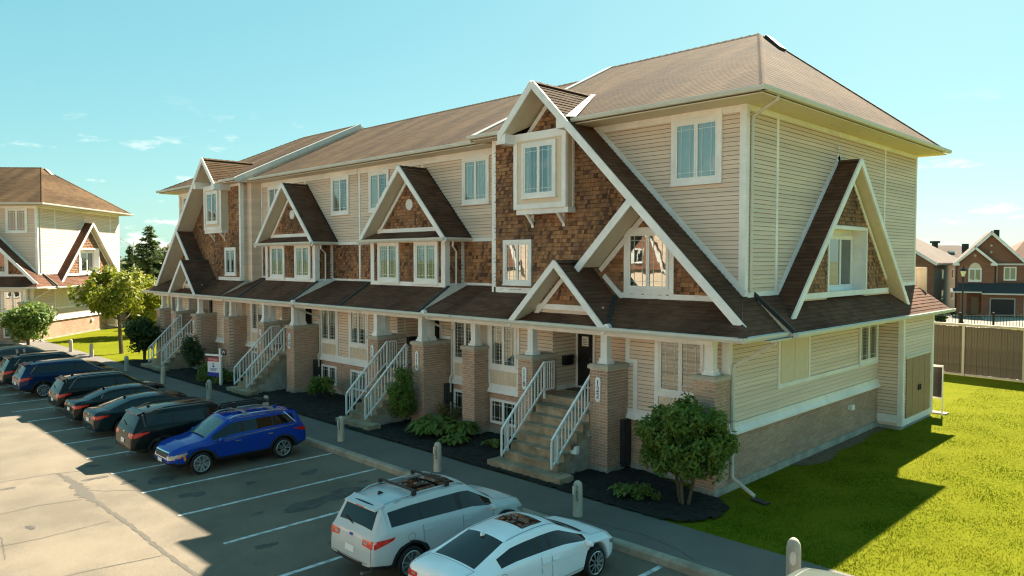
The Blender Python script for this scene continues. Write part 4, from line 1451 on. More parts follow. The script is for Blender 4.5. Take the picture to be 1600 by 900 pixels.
for k, (d_, a_, cz, rr_, hh_, mt_) in enumerate(((66, -33.6, 2.3, 2.1, 2.2, 'leaf'), (69, -30.4, 2.9, 2.2, 2.8, 'leaf_far'), (92, -47.3, 2.3, 2.6, 2.2, 'leaf'), (84, -38.0, 2.6, 3.0, 2.5, 'leaf_far'), (63, -29.6, 1.5, 1.6, 1.5, 'leaf'))):
    p = cdr(d_, a_)
    tree('leafy_tree', ('mid green tree left of the tall spruce', 'tall mid green tree right of the tall spruce', 'small green tree under the two-armed street light', 'broad green tree behind the tall spruce', 'low green tree against the far corner of the row')[k], (p.x, p.y, 0), (0, 0, cz), (rr_, rr_, hh_), 46, .55, 3400, .17, mt_, seed=120 + k, r0=.12, spread=1.3, group='trees between the two rows')


def spruce(label, loc, h, r, seed, group=None):
    t = thing('spruce_tree', label, 'spruce', loc, 0, group)
    m = MB()
    m.tube([(0, 0, -.1), (0, 0, h * .5), (0, 0, h)], [.16, .09, .015], 7)
    obj('trunk', m, 'bark', t, True)
    g = np.random.default_rng(seed)
    V, F = [], []
    n = 0
    z = h * .08
    while z < h * .985:
        f = 1 - z / h
        rr = r * (f ** .85) * g.uniform(.8, 1.1) + .08
        nb = int(7 + 6 * f)
        for i in range(nb):
            a = g.uniform(0, 6.283)
            L = rr * g.uniform(.7, 1.1)
            k = max(6, int(L * 16))
            s = np.linspace(.12, 1, k)
            q = np.stack([np.cos(a) * L * s, np.sin(a) * L * s, z - .28 * L * s + .22 * L * s ** 2], 1)
            for rep in range(2):
                j = q + g.normal(size=q.shape) * .07
                sd = np.array([-np.sin(a), np.cos(a), 0]) * (.16 * (1.15 - s))[:, None] + g.normal(size=q.shape) * .06
                tip = np.array([np.cos(a), np.sin(a), -.25]) * .20 + g.normal(size=q.shape) * .05
                v = np.stack([j - sd, j + sd, j + tip], 1).reshape(-1, 3)
                V.append(v)
                F.append(np.arange(len(v)).reshape(-1, 3) + n)
                n += len(v)
        z += h * .028 * g.uniform(.8, 1.2)
    arr_obj('crown', np.concatenate(V), np.concatenate(F), 'needle', t)


p = cdr(70, -34.0)
spruce('tall dark spruce standing between the two townhouse rows', (p.x, p.y, 0), 9.1, 3.7, 3)
p = cdr(72, -32.3)
p = cdr(92, -47.0)
spruce('small pale spruce near the two-armed street light', (p.x, p.y, 0), 7.6, 2.8, 5)
p = cdr(72, -32.3)
spruce('shorter spruce half hidden by the end of the row', (p.x, p.y, 0), 7.4, 2.3, 4)

shrub('yew_bush', 'nearly black column-shaped yew beside the for-sale sign', (-28.7, -2.5, .03), (0, 0, .95), (.48, .48, .95), 40, .24, 2600, .06, 'leaf_dark', 31, shell=.5)
shrub('cedar_bush', 'green column-shaped cedar beside the steps of the middle house', (-11.55, -2.25, .03), (0, 0, .98), (.42, .42, .98), 60, .2, 5200, .05, 'leaf', 32, shell=.5)
for i, (lb, x, y, rx, h, n, mt, sz) in enumerate((('loose yellowish shrub under the basement window by the middle steps', -17.9, -1.6, .75, .85, 1500, 'leaf', .06), ('low green shrub to the right of the black yew', -27.3, -2.3, .65, .55, 800, 'leaf', .07),
                                                   ('pale shrub at the foot of the for-sale sign', -24.6, -2.75, .45, .6, 500, 'hosta', .08), ('small shrub at the edge of the mulch behind the dark cars', -25.9, -3.1, .4, .4, 400, 'leaf', .06),
                                                   ('dry reddish twiggy plant by the brick pier of number 116', -10.55, -.95, .45, .75, 500, 'leaf_tan', .05))):
    shrub('garden_shrub', lb, (x, y, .03), (0, 0, h * .5), (rx, rx * .8, h * .5), 18, .22, n, sz, mt, 40 + i, group='shrubs in the mulch bed', shell=.1)


def hosta(label, x, y, r, h, n, seed):
    g = random.Random(seed)
    m = MB()
    for i in range(n):
        a = g.uniform(0, 6.283)
        L = r * g.uniform(.45, 1.0)
        w = .07 * g.uniform(.7, 1.2) + r * .05
        ca, sa = math.cos(a), math.sin(a)
        b0 = g.uniform(0, .12)
        hh = h * g.uniform(.6, 1.1) * (1.2 - L / r * .5)
        P = []
        for t in (0.1, .45, .75, 1.0):
            rr = b0 + L * t
            z = hh * (1 - (t - .55) ** 2 * 2.2)
            ww = w * (0.35, 1.0, .85, .06)[(0.1, .45, .75, 1.0).index(t)]
            P.append(((ca * rr - sa * ww, sa * rr + ca * ww, max(.02, z)), (ca * rr, sa * rr, max(.015, z - ww * .3)), (ca * rr + sa * ww, sa * rr - ca * ww, max(.02, z))))
        for k in range(3):
            m.poly([P[k][0], P[k][1], P[k + 1][1], P[k + 1][0]])
            m.poly([P[k][1], P[k][2], P[k + 1][2], P[k + 1][1]])
    o = obj('hosta', m, 'hosta')
    o.location = (x, y, .04)
    tag(o, label, 'hosta plant', 'hostas in the mulch bed')


hosta('large broad-leaved hosta right of the green cedar', -9.85, -2.15, .98, .6, 260, 1)
hosta('hosta against the brick pier left of the white rain pipe', -8.95, -1.75, .65, .55, 130, 2)
hosta('small flat hosta at the edge of the mulch below the large hosta', -8.4, -2.5, .5, .3, 90, 3)
hosta('small dark hosta left of the nearest front steps', -7.2, -2.0, .35, .28, 36, 4)
hosta('yellow hosta in the nearest mulch bed beside the numbered bollard', -1.55, -2.95, .36, .32, 34, 5)
shrub('garden_shrub', 'small round green mound right of the yellow hosta in the nearest bed', (-1.12, -2.75, .03), (0, 0, .16), (.32, .26, .18), 12, .12, 700, .045, 'hosta', 51, group='shrubs in the mulch bed', shell=.3)

arr_obj('mulch_chips', MB_CHIPS[0], MB_CHIPS[1], 'chips', kind='stuff')
# grass blades where the lawn is close enough to read
g = np.random.default_rng(11)
N = 760000
X = g.uniform(.06, 30, N)
Y = g.uniform(-3.62, 24.2, N)
dist = np.hypot(X - CAM.x, Y - CAM.y)
keep = g.random(N) < np.clip((15.5 / dist) ** 1.6, 0.12, 1)
keep &= ~((X < 1.0) & (Y < -1.25) & (((X - .1) / .85) ** 2 + ((Y + 2.5) / 1.25) ** 2 < 1))
keep &= ~((X < .95) & (Y > 9.5) & (Y < 13)) & ~((X < .55) & (Y > 2.8) & (g.random(N) < .75))
keep &= np.sin(X * 2.1 + np.sin(Y * 1.3) * 2) + np.sin(Y * 2.7 + X * .9) + g.normal(size=N) * 1.3 > -1.6
rel = (X - CAM.x) * RT.x + (Y - CAM.y) * RT.y
dep = (X - CAM.x) * FW.x + (Y - CAM.y) * FW.y
keep &= (rel < dep * .72 + 1) | (g.random(N) < .30)
X, Y = X[keep], Y[keep]
n = len(X)
a = g.uniform(0, 6.283, n)
hgt = g.uniform(.02, .055, n) * (.8 + .4 * np.sin(X * 3.1) * np.sin(Y * 2.3))
w = g.uniform(.006, .010, n)
la = g.uniform(0, 6.283, n)
ll = g.uniform(.01, .05, n)
v = np.stack([np.stack([X - np.cos(a) * w, Y - np.sin(a) * w, np.zeros(n)], 1), np.stack([X + np.cos(a) * w, Y + np.sin(a) * w, np.zeros(n)], 1), np.stack([X + np.cos(la) * ll, Y + np.sin(la) * ll, hgt], 1)], 1).reshape(-1, 3)
arr_obj('grass', v, np.arange(3 * n).reshape(-1, 3), 'blade', kind='stuff')
# far wood
g = np.random.default_rng(5)
cs, rs = [], []
for i in range(260):
    d = g.uniform(150, 260)
    p = cdr(d, g.uniform(-1.0, .95) * d * .9)
    hh = g.uniform(3.0, 7.0)
    cs.append((p.x, p.y, hh * .45))
    rs.append((g.uniform(3, 7), g.uniform(3, 7), hh * .6))
v, f = leaves(cs, rs, 42000, .55, 6, shell=.75)
v[:, 2] = np.maximum(v[:, 2], -.2)
arr_obj('far_wood', v, f, 'leaf_far', kind='stuff')

# ------------------------------------------------------------------ street furniture
BO = MB()
BO.lathe([(.116, -.05), (.114, .02), (.108, .40), (.103, .68), (.095, .735), (.072, .775), (.036, .80), (.0, .805)], n=24)
bo_mesh = BO.mesh('bollard', 'bollard', True)
q = MB()
q.box(-.035, .035, -.016, .02, -.09, .09)
plate_mesh = q.mesh('reflector', 'flashing')
for i, (x, y, num, lb) in enumerate(((-1.49, -4.77, '155', 'pale concrete bollard numbered down its face, behind the bonnet of the white sedan'), (-6.49, -4.75, '153', 'concrete bollard numbered down its face, behind the roof of the silver-white SUV'), (-11.31, -4.77, '151', 'concrete bollard at the foot of the steps beside the blue SUV'),
                                     (-16.4, -4.75, None, 'concrete bollard mostly hidden behind the roof of the blue SUV'), (-21.45, -4.72, '147', 'concrete bollard in front of the sign, beyond the black SUV'), (-26.87, -4.6, None, 'concrete bollard beyond the bonnets of the black saloons'), (-32.2, -4.5, None, 'bollard at the near edge of the sunlit grass'),
                                     (-39.9, -4.0, None, 'shorter-looking bollard on the sunlit path, right of the farthest one'), (-43.4, -4.2, None, 'farthest bollard, at the end of the sunlit path'))):
    t = thing('bollard', lb, 'bollard', (x, y, .02), rng.uniform(-.1, .1), 'concrete bollards along the kerb')
    link('post', bo_mesh, t)
    if num:
        a = math.radians(-58)
        nn = Vector((math.cos(a), math.sin(a), 0))
        link('number', text_mesh('number', '\n'.join(num), .155, 'ink', .82, .002), t, face_mtx(nn * .1085 + Vector((0, 0, .54)), nn) @ TXT)
        a = math.radians(-115)
        nn = Vector((math.cos(a), math.sin(a), 0))
        link('reflector', plate_mesh, t, face_mtx(nn * .103 + Vector((0, 0, .58)), nn))
t = thing('bollard', 'white round-topped bollard with an oval plate at the end of the footpath by the lawn', 'bollard', (3.58, -4.92, .02), 0, 'concrete bollards along the kerb')
q = MB()
q.lathe([(.128, -.05), (.127, .5), (.124, .70), (.11, .79), (.077, .85), (.038, .88), (0, .885)], n=24)
obj('post', q, 'bollard', t, True)
q = MB()
q.prism([(.055 * math.cos(k * .3927), 0, .12 * math.sin(k * .3927)) for k in range(16)], (0, -.03, 0))
nn = Vector((math.cos(math.radians(-70)), math.sin(math.radians(-70)), 0))
link('oval_plate', q.mesh('oval_plate', 'flashing'), t, face_mtx(nn * .112 + Vector((0, 0, .56)), nn))

# for-sale sign
t = thing('sale_sign', 'real estate sign with red and blue bands hanging from a white post by the steps', 'sign', (-24.25, -3.0, .02), math.radians(20))
m = MB()
m.box(-.05, .05, -.05, .05, 0, 1.72)
m.box(-.95, .12, -.035, .035, 1.36, 1.44)
obj('post', m, 'rail_white', t)
m = MB()
m.box(-.80, -.08, -.012, .012, .42, 1.28)
pn = obj('panel', m, 'sign_white', t)
m = MB()
m.box(-.80, -.08, -.016, -.012, 1.10, 1.28)
rb = obj('red_band', m, 'sign_red', pn)
link('lettering', text_mesh('lettering', 'FOR SALE', .13, 'sign_white', extrude=.001), pn, Matrix.Translation((-.44, -.018, 1.185)) @ TXT)
m = MB()
m.box(-.80, -.08, -.016, -.012, .42, .60)
obj('blue_band', m, 'sign_blue', pn)
for i, (zc, rr, mt) in enumerate(((.98, .062, 'sign_red'), (.93, .066, 'sign_white'), (.885, .06, 'sign_blue'))):
    m = MB()
    m.prism([(-.44 + rr * math.cos(k * .3927), -.012 - i * .001, zc + rr * .75 * math.sin(k * .3927)) for k in range(16)], (0, -.004, 0))
    obj('balloon_emblem', m, mt, pn)
for k, (w_, z_) in enumerate(((.25, .77), (.2, .72), (.16, .67))):
    m = MB()
    m.box(-.44 - w_, -.44 + w_, -.0145, -.012, z_, z_ + .02)
    obj('print_line', m, 'sign_blue', pn)
m = MB()
m.box(.06, .36, -.02, .02, 1.42, 1.70)
tp = obj('rider_board', m, 'sign_black', t)
link('lettering', text_mesh('lettering', 'W', .22, 'sign_white', extrude=.001), tp, Matrix.Translation((.21, -.022, 1.56)) @ TXT)
m = MB()
for x in (-.72, -.16):
    m.box(x - .01, x + .01, -.01, .01, 1.27, 1.37)
obj('hanger', m, 'dark_metal', t)

# lamp standards
p = cdr(62, 37.55)
t = thing('street_lamp', 'black lamp post with a glass lantern behind the wooden fence', 'street lamp', (p.x, p.y, 0))
m = MB()
m.lathe([(.16, -.1), (.16, .5), (.075, .7), (.055, 4.2), (.10, 4.25), (.05, 4.4)], n=12)
obj('post', m, 'iron', t, True)
m = MB()
m.lathe([(.10, 4.42), (.22, 4.85), (.20, 4.9)], n=10)
obj('lantern', m, 'lamp_glass', t)
m = MB()
m.lathe([(.27, 4.88), (.2, 5.05), (.06, 5.2), (.02, 5.32)], n=10)
obj('lantern_cap', m, 'iron', t)
p = cdr(80, -40.6)
t = thing('street_lamp', 'grey two-armed street light beside the far townhouse', 'street lamp', (p.x, p.y, 0), math.radians(45))
m = MB()
m.tube([(0, 0, -.1), (0, 0, 7.7)], [.11, .06], 8)
m.tube([(0, 0, 7.2), (-.8, 0, 7.7), (-1.6, 0, 8.2)], .035, 6)
m.tube([(0, 0, 7.2), (.8, 0, 7.7), (1.5, 0, 8.15)], .035, 6)
obj('post', m, 'flashing', t, True)
for sx in (-1, 1):
    m = MB()
    m.box(min(sx * 1.45, sx * 2.1), max(sx * 1.45, sx * 2.1), -.12, .12, 8.15, 8.28)
    obj('lamp_head', m, 'dark_metal', t)

# wooden fence
F0, F1 = Vector((-4.2, 25.0, 0)), Vector((13.0, 22.6, 0))
fd = (F1 - F0).normalized()
ft = thing('wooden_fence', 'weathered brown board fence with cream posts and top rail along the lawn', 'fence', F0, math.atan2(fd.y, fd.x))
FL = (F1 - F0).length
q = MB()
q.prism([(0, -.02, .12), (.143, -.02, .12), (.143, .0, .12), (0, .0, .12)], (0, 0, 2.36))
fb = [q.mesh('fence_board', 'fence_wood') for _ in range(1)][0]
k = 0
x = 0.0
while x < FL - .15:
    link('fence_board', fb, ft, Matrix.Translation((x, .012 * (int(x / .131 + .5) % 2) + rng.uniform(-.004, .004), rng.uniform(-.02, .01))) @ Matrix.Rotation(rng.uniform(-.002, .002), 4, 'Y') @ Matrix.Diagonal((rng.uniform(.96, 1.02), 1, 1, 1)))
    x += .131
x = .55
while x < FL:
    m = MB()
    m.box(x - .06, x + .06, -.06, .06, -.2, 2.55)
    obj('fence_post', m, 'fence_cream', ft)
    x += 2.65
for z0, z1 in ((2.5, 2.62), (.02, .12)):
    m = MB()
    m.box(0, FL, -.05 if z0 > 1 else -.03, .05, z0, z1)
    obj('fence_rail', m, 'fence_cream', ft)

# iron railing beyond it
R0 = cdr(61, 33.5)
ft = thing('iron_railing', 'black iron picket railing in front of the brick house', 'railing', R0, math.radians(44))
m = MB()
for k in range(62):
    m.box(k * .26 - .014, k * .26 + .014, -.014, .014, .1, 1.38)
pk = obj('pickets', m, 'iron', ft)
pk['kind'] = 'stuff'
for z in (.18, 1.22):
    m = MB()
    m.box(0, 16, -.02, .02, z, z + .05)
    obj('rail', m, 'iron', ft)
for k in range(7):
    m = MB()
    m.box(k * 2.7 - .06 + .55, k * 2.7 + .06 + .55, -.06, .06, 0, 1.5)
    obj('post', m, 'iron', ft)

# deck screen and rail behind the end house
t = thing('privacy_screen', 'cream slatted balcony screen at the back corner of the end house', 'screen', (-.02, 14.2, 0))
for k in range(5):
    m = MB()
    m.box(-.62 + k * .155, -.62 + k * .155 + .145, 0, .03, 4.3, 5.45)
    obj('slat', m, 'fence_cream', t)
m = MB()
m.box(-.64, .17, -.02, .05, 5.45, 5.52)
m.box(.13, .2, -.03, .05, 0, 5.5)
m.box(-.64, .17, -.01, .04, 4.22, 4.3)
obj('frame', m, 'fence_cream', t)
t = thing('deck_railing', 'short white railing with a dark panel behind the meter closet', 'railing', (.62, 13.25, 0))
m = MB()
m.box(0, .46, -.02, .02, 1.80, 1.87)
m.box(.42, .46, -.02, .02, 0, 1.8)
m.box(0, .04, -.02, .02, 0, 1.8)
m.box(0.04, .42, -.02, .02, .62, .68)
obj('frame', m, 'rail_white', t)
m = MB()
m.box(.04, .42, -.01, .01, .68, 1.80)
obj('panel', m, 'car_trim', t)
m = MB()
m.box(.5, 1.15, 13.4, 13.8, -.02, .05)
o = obj('paving_slab', m, 'concrete')
tag(o, 'pale paving slab on the grass under the deck railing', 'slab')
m = MB()
m.prism([(.72, -.95, .01), (1.16, -1.10, .01), (1.22, -.90, .01), (.78, -.76, .01)], (0, 0, .035))
o = obj('splash_block', m, 'dark_metal')
tag(o, 'dark splash block on the grass below the end of the rain pipe', 'splash block')


# ------------------------------------------------------------------ houses behind
def house(name, label, loc, rot):
    t = thing(name, label, 'house', loc, rot)
    b = Builder(t)
    b.acc = {}
    return b


H = house('brick_house', 'red-brown brick house with two gables, an arched window and dark garage doors', cdr(78, 50, 0), math.radians(16))
H.root.scale = (.85, 1, 1)
H.box('wall', 'house_brick', -3.3, 14, 0, 9, -.3, 5.4)
H.put('gable_wall', 'house_brick', lambda m: m.prism([(-3.3, .02, 5.4), (3.6, .02, 5.4), (.12, .02, 8.45)], (0, 8, 0)))
for sg in (-1, 1):
    H.put('roof', 'house_roof', lambda m: m.prism([(.12, -.35, 8.68), (.12 + sg * 3.75, -.35, 5.35), (.12 + sg * 3.75, 9.3, 5.35), (.12, 9.3, 8.68)], (0, 0, .15)))
    board(H, 'rake_board', (.12, -.38, 8.6), (.12 + sg * 3.75, -.38, 5.3), .06, .28, up=(sg, 0, 1))
H.put('chimney_vent', 'iron', lambda m: m.box(.5, 1.1, 2, 2.6, 8.2, 9.0))
H.box('bay_wall', 'house_brick', -3.35, .45, -.75, .1, -.3, 5.4)
H.put('gable_wall', 'house_brick', lambda m: m.prism([(-3.35, -.74, 5.4), (.45, -.74, 5.4), (-1.6, -.74, 6.95)], (0, 4, 0)))
for sg in (-1, 1):
    H.put('roof', 'house_roof', lambda m: m.prism([(-1.6, -1.1, 7.1), (-1.6 + sg * 2.25, -1.1, 5.3), (-1.6 + sg * 2.25, 4, 5.3), (-1.6, 4, 7.1)], (0, 0, .13)))
    board(H, 'rake_board', (-1.6, -1.13, 7.05), (-1.6 + sg * 2.3, -1.13, 5.25), .06, .24, up=(sg, 0, 1))
    H.box('eave_return', 'trim', -1.6 + sg * 1.95 - .32, -1.6 + sg * 1.95 + .32, -1.1, -.7, 5.2, 5.45)
H.box('gutter', 'gutter', .65, 14, -.42, -.3, 5.25, 5.42)
for x_, z_, s_ in ((.12, 7.3, .14), (.12, 6.6, .14), (-1.6, 6.25, .16)):
    H.put('stone_rosette', 'cap_stone', lambda m: m.lathe([(s_, 0), (s_, -.06), (.02, -.08)], (x_, -.0 if x_ > 0 else -.76, z_), 'y', 10))
H.put('window_arch', 'panel', lambda m: m.prism([(-1.57 + .66 * math.cos(t_ * math.pi / 10), -.79, 4.75 + .75 * math.sin(t_ * math.pi / 10)) for t_ in range(11)], (0, .05, 0)))
window(H, (-1.57, -.77, 3.62), (0, -1, 0), 1.2, 1.2, .10, grille=False, back='blind')
window(H, (2.1, -.02, 3.75), (0, -1, 0), 1.15, 1.25, .08, grille=False, back='blind')
window(H, (6.2, -.02, 3.75), (0, -1, 0), 1.15, 1.25, .08, grille=False, back='dark')
H.put('porch_roof', 'house_roof_dark', lambda m: m.prism([(-3.4, -.7, 3.3), (14, -.7, 3.3), (14, -2.4, 2.35), (-3.4, -2.4, 2.35)], (0, 0, .1)))
H.put('porch_roof', 'house_roof_dark', lambda m: m.prism([(-4.2, -1.3, 2.75), (-1.0, -1.3, 2.75), (-1.0, -3.0, 2.45), (-4.2, -3.0, 2.45)], (0, 0, .08)))
H.box('gutter', 'gutter', -4.25, -.95, -3.1, -3.0, 2.42, 2.55)
H.box('gutter', 'gutter', -.95, 14, -2.5, -2.4, 2.25, 2.4)
H.box('garage_wall', 'house_brick', -.9, 14, -1.9, -.7, -.3, 2.5)
H.box('porch_pillar', 'house_brick', -3.2, -2.5, -2.9, -2.4, -.3, 2.45)
for x_ in (.05, 3.45, 7.2):
    g_ = H.box('garage_door', 'iron', x_, x_ + 2.35, -1.96, -1.9, 0, 1.78)
    H.put('door_frame', 'house_siding', lambda m: (m.box(x_ - .12, x_, -2.0, -1.9, 0, 1.9), m.box(x_ + 2.35, x_ + 2.47, -2.0, -1.9, 0, 1.9), m.box(x_, x_ + 2.35, -2.0, -1.9, 1.78, 1.9)), g_)
d_ = H.box('front_door', 'door_tan', -1.9, -1.1, -.82, -.75, .1, 1.95)
H.box('driveway', 'concrete', -1, 11, -9, -2, -.28, .03)
H.put('downspout', 'gutter', lambda m: m.tube([(.75, -.15, 5.2), (.75, -.15, 2.9)], .06, 6))

p = cdr(84, 47.6, 0)
H = house('grey_side_house', 'house with a pale grey side wall and brown roof left of the brick house', p, 0)
H.box('wall', 'house_siding', -9, 0, .02, 11, -.3, 5.4)
H.box('brick_front', 'house_brick', -9, -.0, -.05, .02, -.3, 5.4)
H.put('gable_wall', 'house_brick', lambda m: m.prism([(-8.5, 0, 5.4), (-.2, 0, 5.4), (-4.5, 0, 8.2)], (0, .3, 0)))
H.put('roof', 'house_roof', lambda m: m.prism([(.4, -.4, 5.3), (.4, 11.4, 5.3), (-4.5, 8, 8.5), (-4.5, -.4, 8.5)], (0, 0, .15)))
H.put('roof', 'house_roof', lambda m: m.prism([(-9.4, -.4, 5.3), (-9.4, 11.4, 5.3), (-4.5, 8, 8.5), (-4.5, -.4, 8.5)], (0, 0, .15)))
board(H, 'rake_board', (-4.5, -.43, 8.45), (.4, -.43, 5.25), .06, .28, up=(1, 0, 1))
H.put('gutter', 'gutter', lambda m: m.box(.4, .5, -.4, 11.4, 5.2, 5.38))
window(H, (-1.6, -.07, 3.9), (0, -1, 0), .8, 1.0, .1, grille=False, back='dark')
for y_ in (3.2, 7):
    for z_ in (1.2, 3.6):
        window(H, (.0, y_, z_), (1, 0, 0), .7, 1.1, .05, ns=1, grille=False, back='blind')

p = cdr(108, 65.5, 0)
H = house('hip_roof_house', 'brown hip-roofed house seen between the grey-sided and the brick house', p, math.radians(45))
H.box('wall', 'house_brick', -7, 7, 0, 10, -.3, 5.4)
zt = 8.0
H.put('roof', 'house_roof', lambda m: (m.poly([(-7.4, -.4, 5.3), (7.4, -.4, 5.3), (2.2, 5, zt), (-2.2, 5, zt)]), m.poly([(7.4, -.4, 5.3), (7.4, 10.4, 5.3), (2.2, 5, zt)]), m.poly([(-7.4, -.4, 5.3), (-7.4, 10.4, 5.3), (-2.2, 5, zt)]), m.poly([(-7.4, 10.4, 5.3), (7.4, 10.4, 5.3), (2.2, 5, zt), (-2.2, 5, zt)]), m.poly([(-7.4, -.4, 5.3), (7.4, -.4, 5.3), (7.4, 10.4, 5.3), (-7.4, 10.4, 5.3)])))
H.put('chimney_vent', 'iron', lambda m: (m.box(-2.6, -2.0, 3.2, 3.8, 7.0, 8.5), m.box(-2.8, -1.8, 3.0, 4.0, 8.3, 8.6)))
H.put('chimney_vent', 'iron', lambda m: m.box(1.9, 2.6, 3.2, 3.8, 7.0, 8.2))
H.put('roof_light', 'rail_white', lambda m: m.box(-.6, .2, 2.6, 3.2, 6.9, 7.15))
p = cdr(112, 82.5, 0)
H = house('hip_roof_house', 'red-brown roofed house rising behind the right edge of the brick house', p, math.radians(30))
H.box('wall', 'house_brick', -7, 7, 0, 10, -.3, 5.6)
H.put('roof', 'house_brick', lambda m: (m.poly([(-7.4, -.4, 5.5), (7.4, -.4, 5.5), (3, 5, 9.0), (-3, 5, 9.0)]), m.poly([(7.4, -.4, 5.5), (7.4, 10.4, 5.5), (3, 5, 9.0)]), m.poly([(-7.4, -.4, 5.5), (-7.4, 10.4, 5.5), (-3, 5, 9.0)]), m.poly([(-7.4, 10.4, 5.5), (7.4, 10.4, 5.5), (3, 5, 9.0), (-3, 5, 9.0)]), m.poly([(-7.4, -.4, 5.49), (7.4, -.4, 5.49), (7.4, 10.4, 5.49), (-7.4, 10.4, 5.49)])))
p = cdr(64, 36.6)
shrub('hedge_bush', 'dark rounded bush behind the iron railing by the lamp post', (p.x, p.y, 0), (0, 0, .7), (.9, .7, .7), 20, .3, 900, .12, 'leaf_dark', 77)
p = cdr(74, 43.5)
shrub('hedge_bush', 'bright yellow bush in front of the grey side wall', (p.x, p.y + 8, 0), (0, 0, 1.2), (1.0, .9, 1.3), 20, .4, 900, .14, 'leaf_yellow', 78)


# ------------------------------------------------------------------ houses across the lot, whose sunlit fronts show in the window panes
H = house('facing_townhouses', 'pale townhouses with brown gables across the parking lot, facing the row', (0, -46, -.1), math.pi)
H.box('wall', 'siding', -20, 62, 0, 12, -.3, 9.2)
H.put('roof', 'house_roof', lambda m: m.prism([(-20.8, -.8, 9.1), (62.8, -.8, 9.1), (62, 6, 12.6), (-20, 6, 12.6)], (0, 0, .12)))
H.put('roof', 'house_roof', lambda m: m.prism([(-20.8, 12.8, 9.1), (62.8, 12.8, 9.1), (62, 6, 12.6), (-20, 6, 12.6)], (0, 0, .12)))
for k in range(8):
    x_ = -15 + k * 10
    H.put('gable_wall', 'house_brick', lambda m: m.prism([(x_ - 3, -.6, 5), (x_ + 3, -.6, 5), (x_, -.6, 10.6)], (0, 4, 0)))
    for sg in (-1, 1):
        board(H, 'rake_board', (x_, -.65, 10.7), (x_ + sg * 3.3, -.65, 4.6), .1, .35, up=(sg, 0, 1))
    window(H, (x_, -.62, 5.6), (0, -1, 0), 1.4, 1.5, .12, grille=False)
    for dx in (-3.4, 0, 3.4):
        window(H, (x_ + dx, -.02, 1.6), (0, -1, 0), 1.3, 1.5, .12, grille=False)
    H.box('front_door', 'door_dark', x_ + 4.4, x_ + 5.3, -.08, 0, .2, 2.4)
for k, (x_, y_) in enumerate(((-22, -38), (-9, -39), (4, -38.5), (18, -39))):
    tree('lot_tree', 'leafy tree across the parking lot, ' + ('opposite the far left steps', 'opposite the middle steps', 'opposite the nearest steps', 'opposite the lawn')[k], (x_, y_, 0), (0, 0, 4.2), (2.6, 2.6, 2.6), 40, .8, 1800, .25, 'leaf', seed=90 + k, r0=.14, group='trees across the lot')


# ------------------------------------------------------------------ cars
def lerp2(a, b, t):
    return (a[0] + (b[0] - a[0]) * t, a[1] + (b[1] - a[1]) * t)


STY = dict(
    suv=dict(L=4.52, W=1.84, H=1.68, r=.345, fo=.90, ro=.93, clad=True,
             zt=[(-2.26, .55), (-2.24, .78), (-2.20, 1.0), (-2.13, 1.10), (-1.83, 1.545), (-1.90, 1.585), (-1.78, 1.60), (-1.3, 1.655), (-.5, 1.68), (.15, 1.66), (.40, 1.62), (1.16, 1.12), (1.30, 1.08), (1.75, 1.02), (2.05, .92), (2.20, .78), (2.26, .55)],
             zb=[(-2.26, .5), (-2.2, .96), (-1.9, 1.08), (-1.2, 1.06), (0, 1.0), (1.15, .96), (1.7, .90), (2.1, .76), (2.26, .5)],
             w=[(-2.26, .70), (-2.20, .80), (-2.0, .88), (-1.5, .915), (0, .92), (1.3, .915), (1.8, .89), (2.06, .80), (2.2, .66), (2.26, .55)],
             wr=[(-2.26, .6), (-2.2, .70), (-2.1, .72), (-1.83, .60), (-1.3, .63), (-.3, .645), (.4, .62), (1.16, .72), (1.7, .72), (2.06, .64), (2.2, .52), (2.26, .45)],
             dr=[(-2.26, .02), (-2.1, .03), (-1.8, .05), (-.5, .075), (.4, .06), (1.16, .05), (1.8, .04), (2.26, .02)],
             bl=(-2.13, -1.86), ws=(.42, 1.16), side=(-1.78, 1.0), pil=(-1.02, .08)),
    sedan=dict(L=4.62, W=1.80, H=1.41, r=.325, fo=.93, ro=1.0, clad=False,
               zt=[(-2.31, .52), (-2.29, .80), (-2.24, .98), (-2.05, 1.03), (-1.78, 1.05), (-.92, 1.345), (-.6, 1.385), (-.1, 1.41), (.30, 1.39), (.45, 1.35), (1.28, .96), (1.42, .92), (1.8, .865), (2.12, .77), (2.26, .64), (2.31, .48)],
               zb=[(-2.31, .5), (-2.24, .88), (-1.8, .95), (-1.0, .93), (0, .885), (1.2, .83), (1.8, .77), (2.15, .65), (2.31, .46)],
               w=[(-2.31, .66), (-2.24, .76), (-2.0, .855), (-1.5, .89), (0, .90), (1.4, .89), (1.85, .865), (2.1, .78), (2.25, .62), (2.31, .5)],
               wr=[(-2.31, .56), (-2.24, .66), (-1.78, .66), (-.92, .57), (-.3, .59), (.45, .575), (1.28, .68), (1.8, .70), (2.1, .60), (2.25, .48), (2.31, .4)],
               dr=[(-2.31, .02), (-1.78, .04), (-.9, .06), (0, .07), (.45, .06), (1.28, .05), (1.8, .035), (2.31, .02)],
               bl=(-1.74, -.95), ws=(.47, 1.26), side=(-1.30, 1.10), pil=(-.30, .0)))


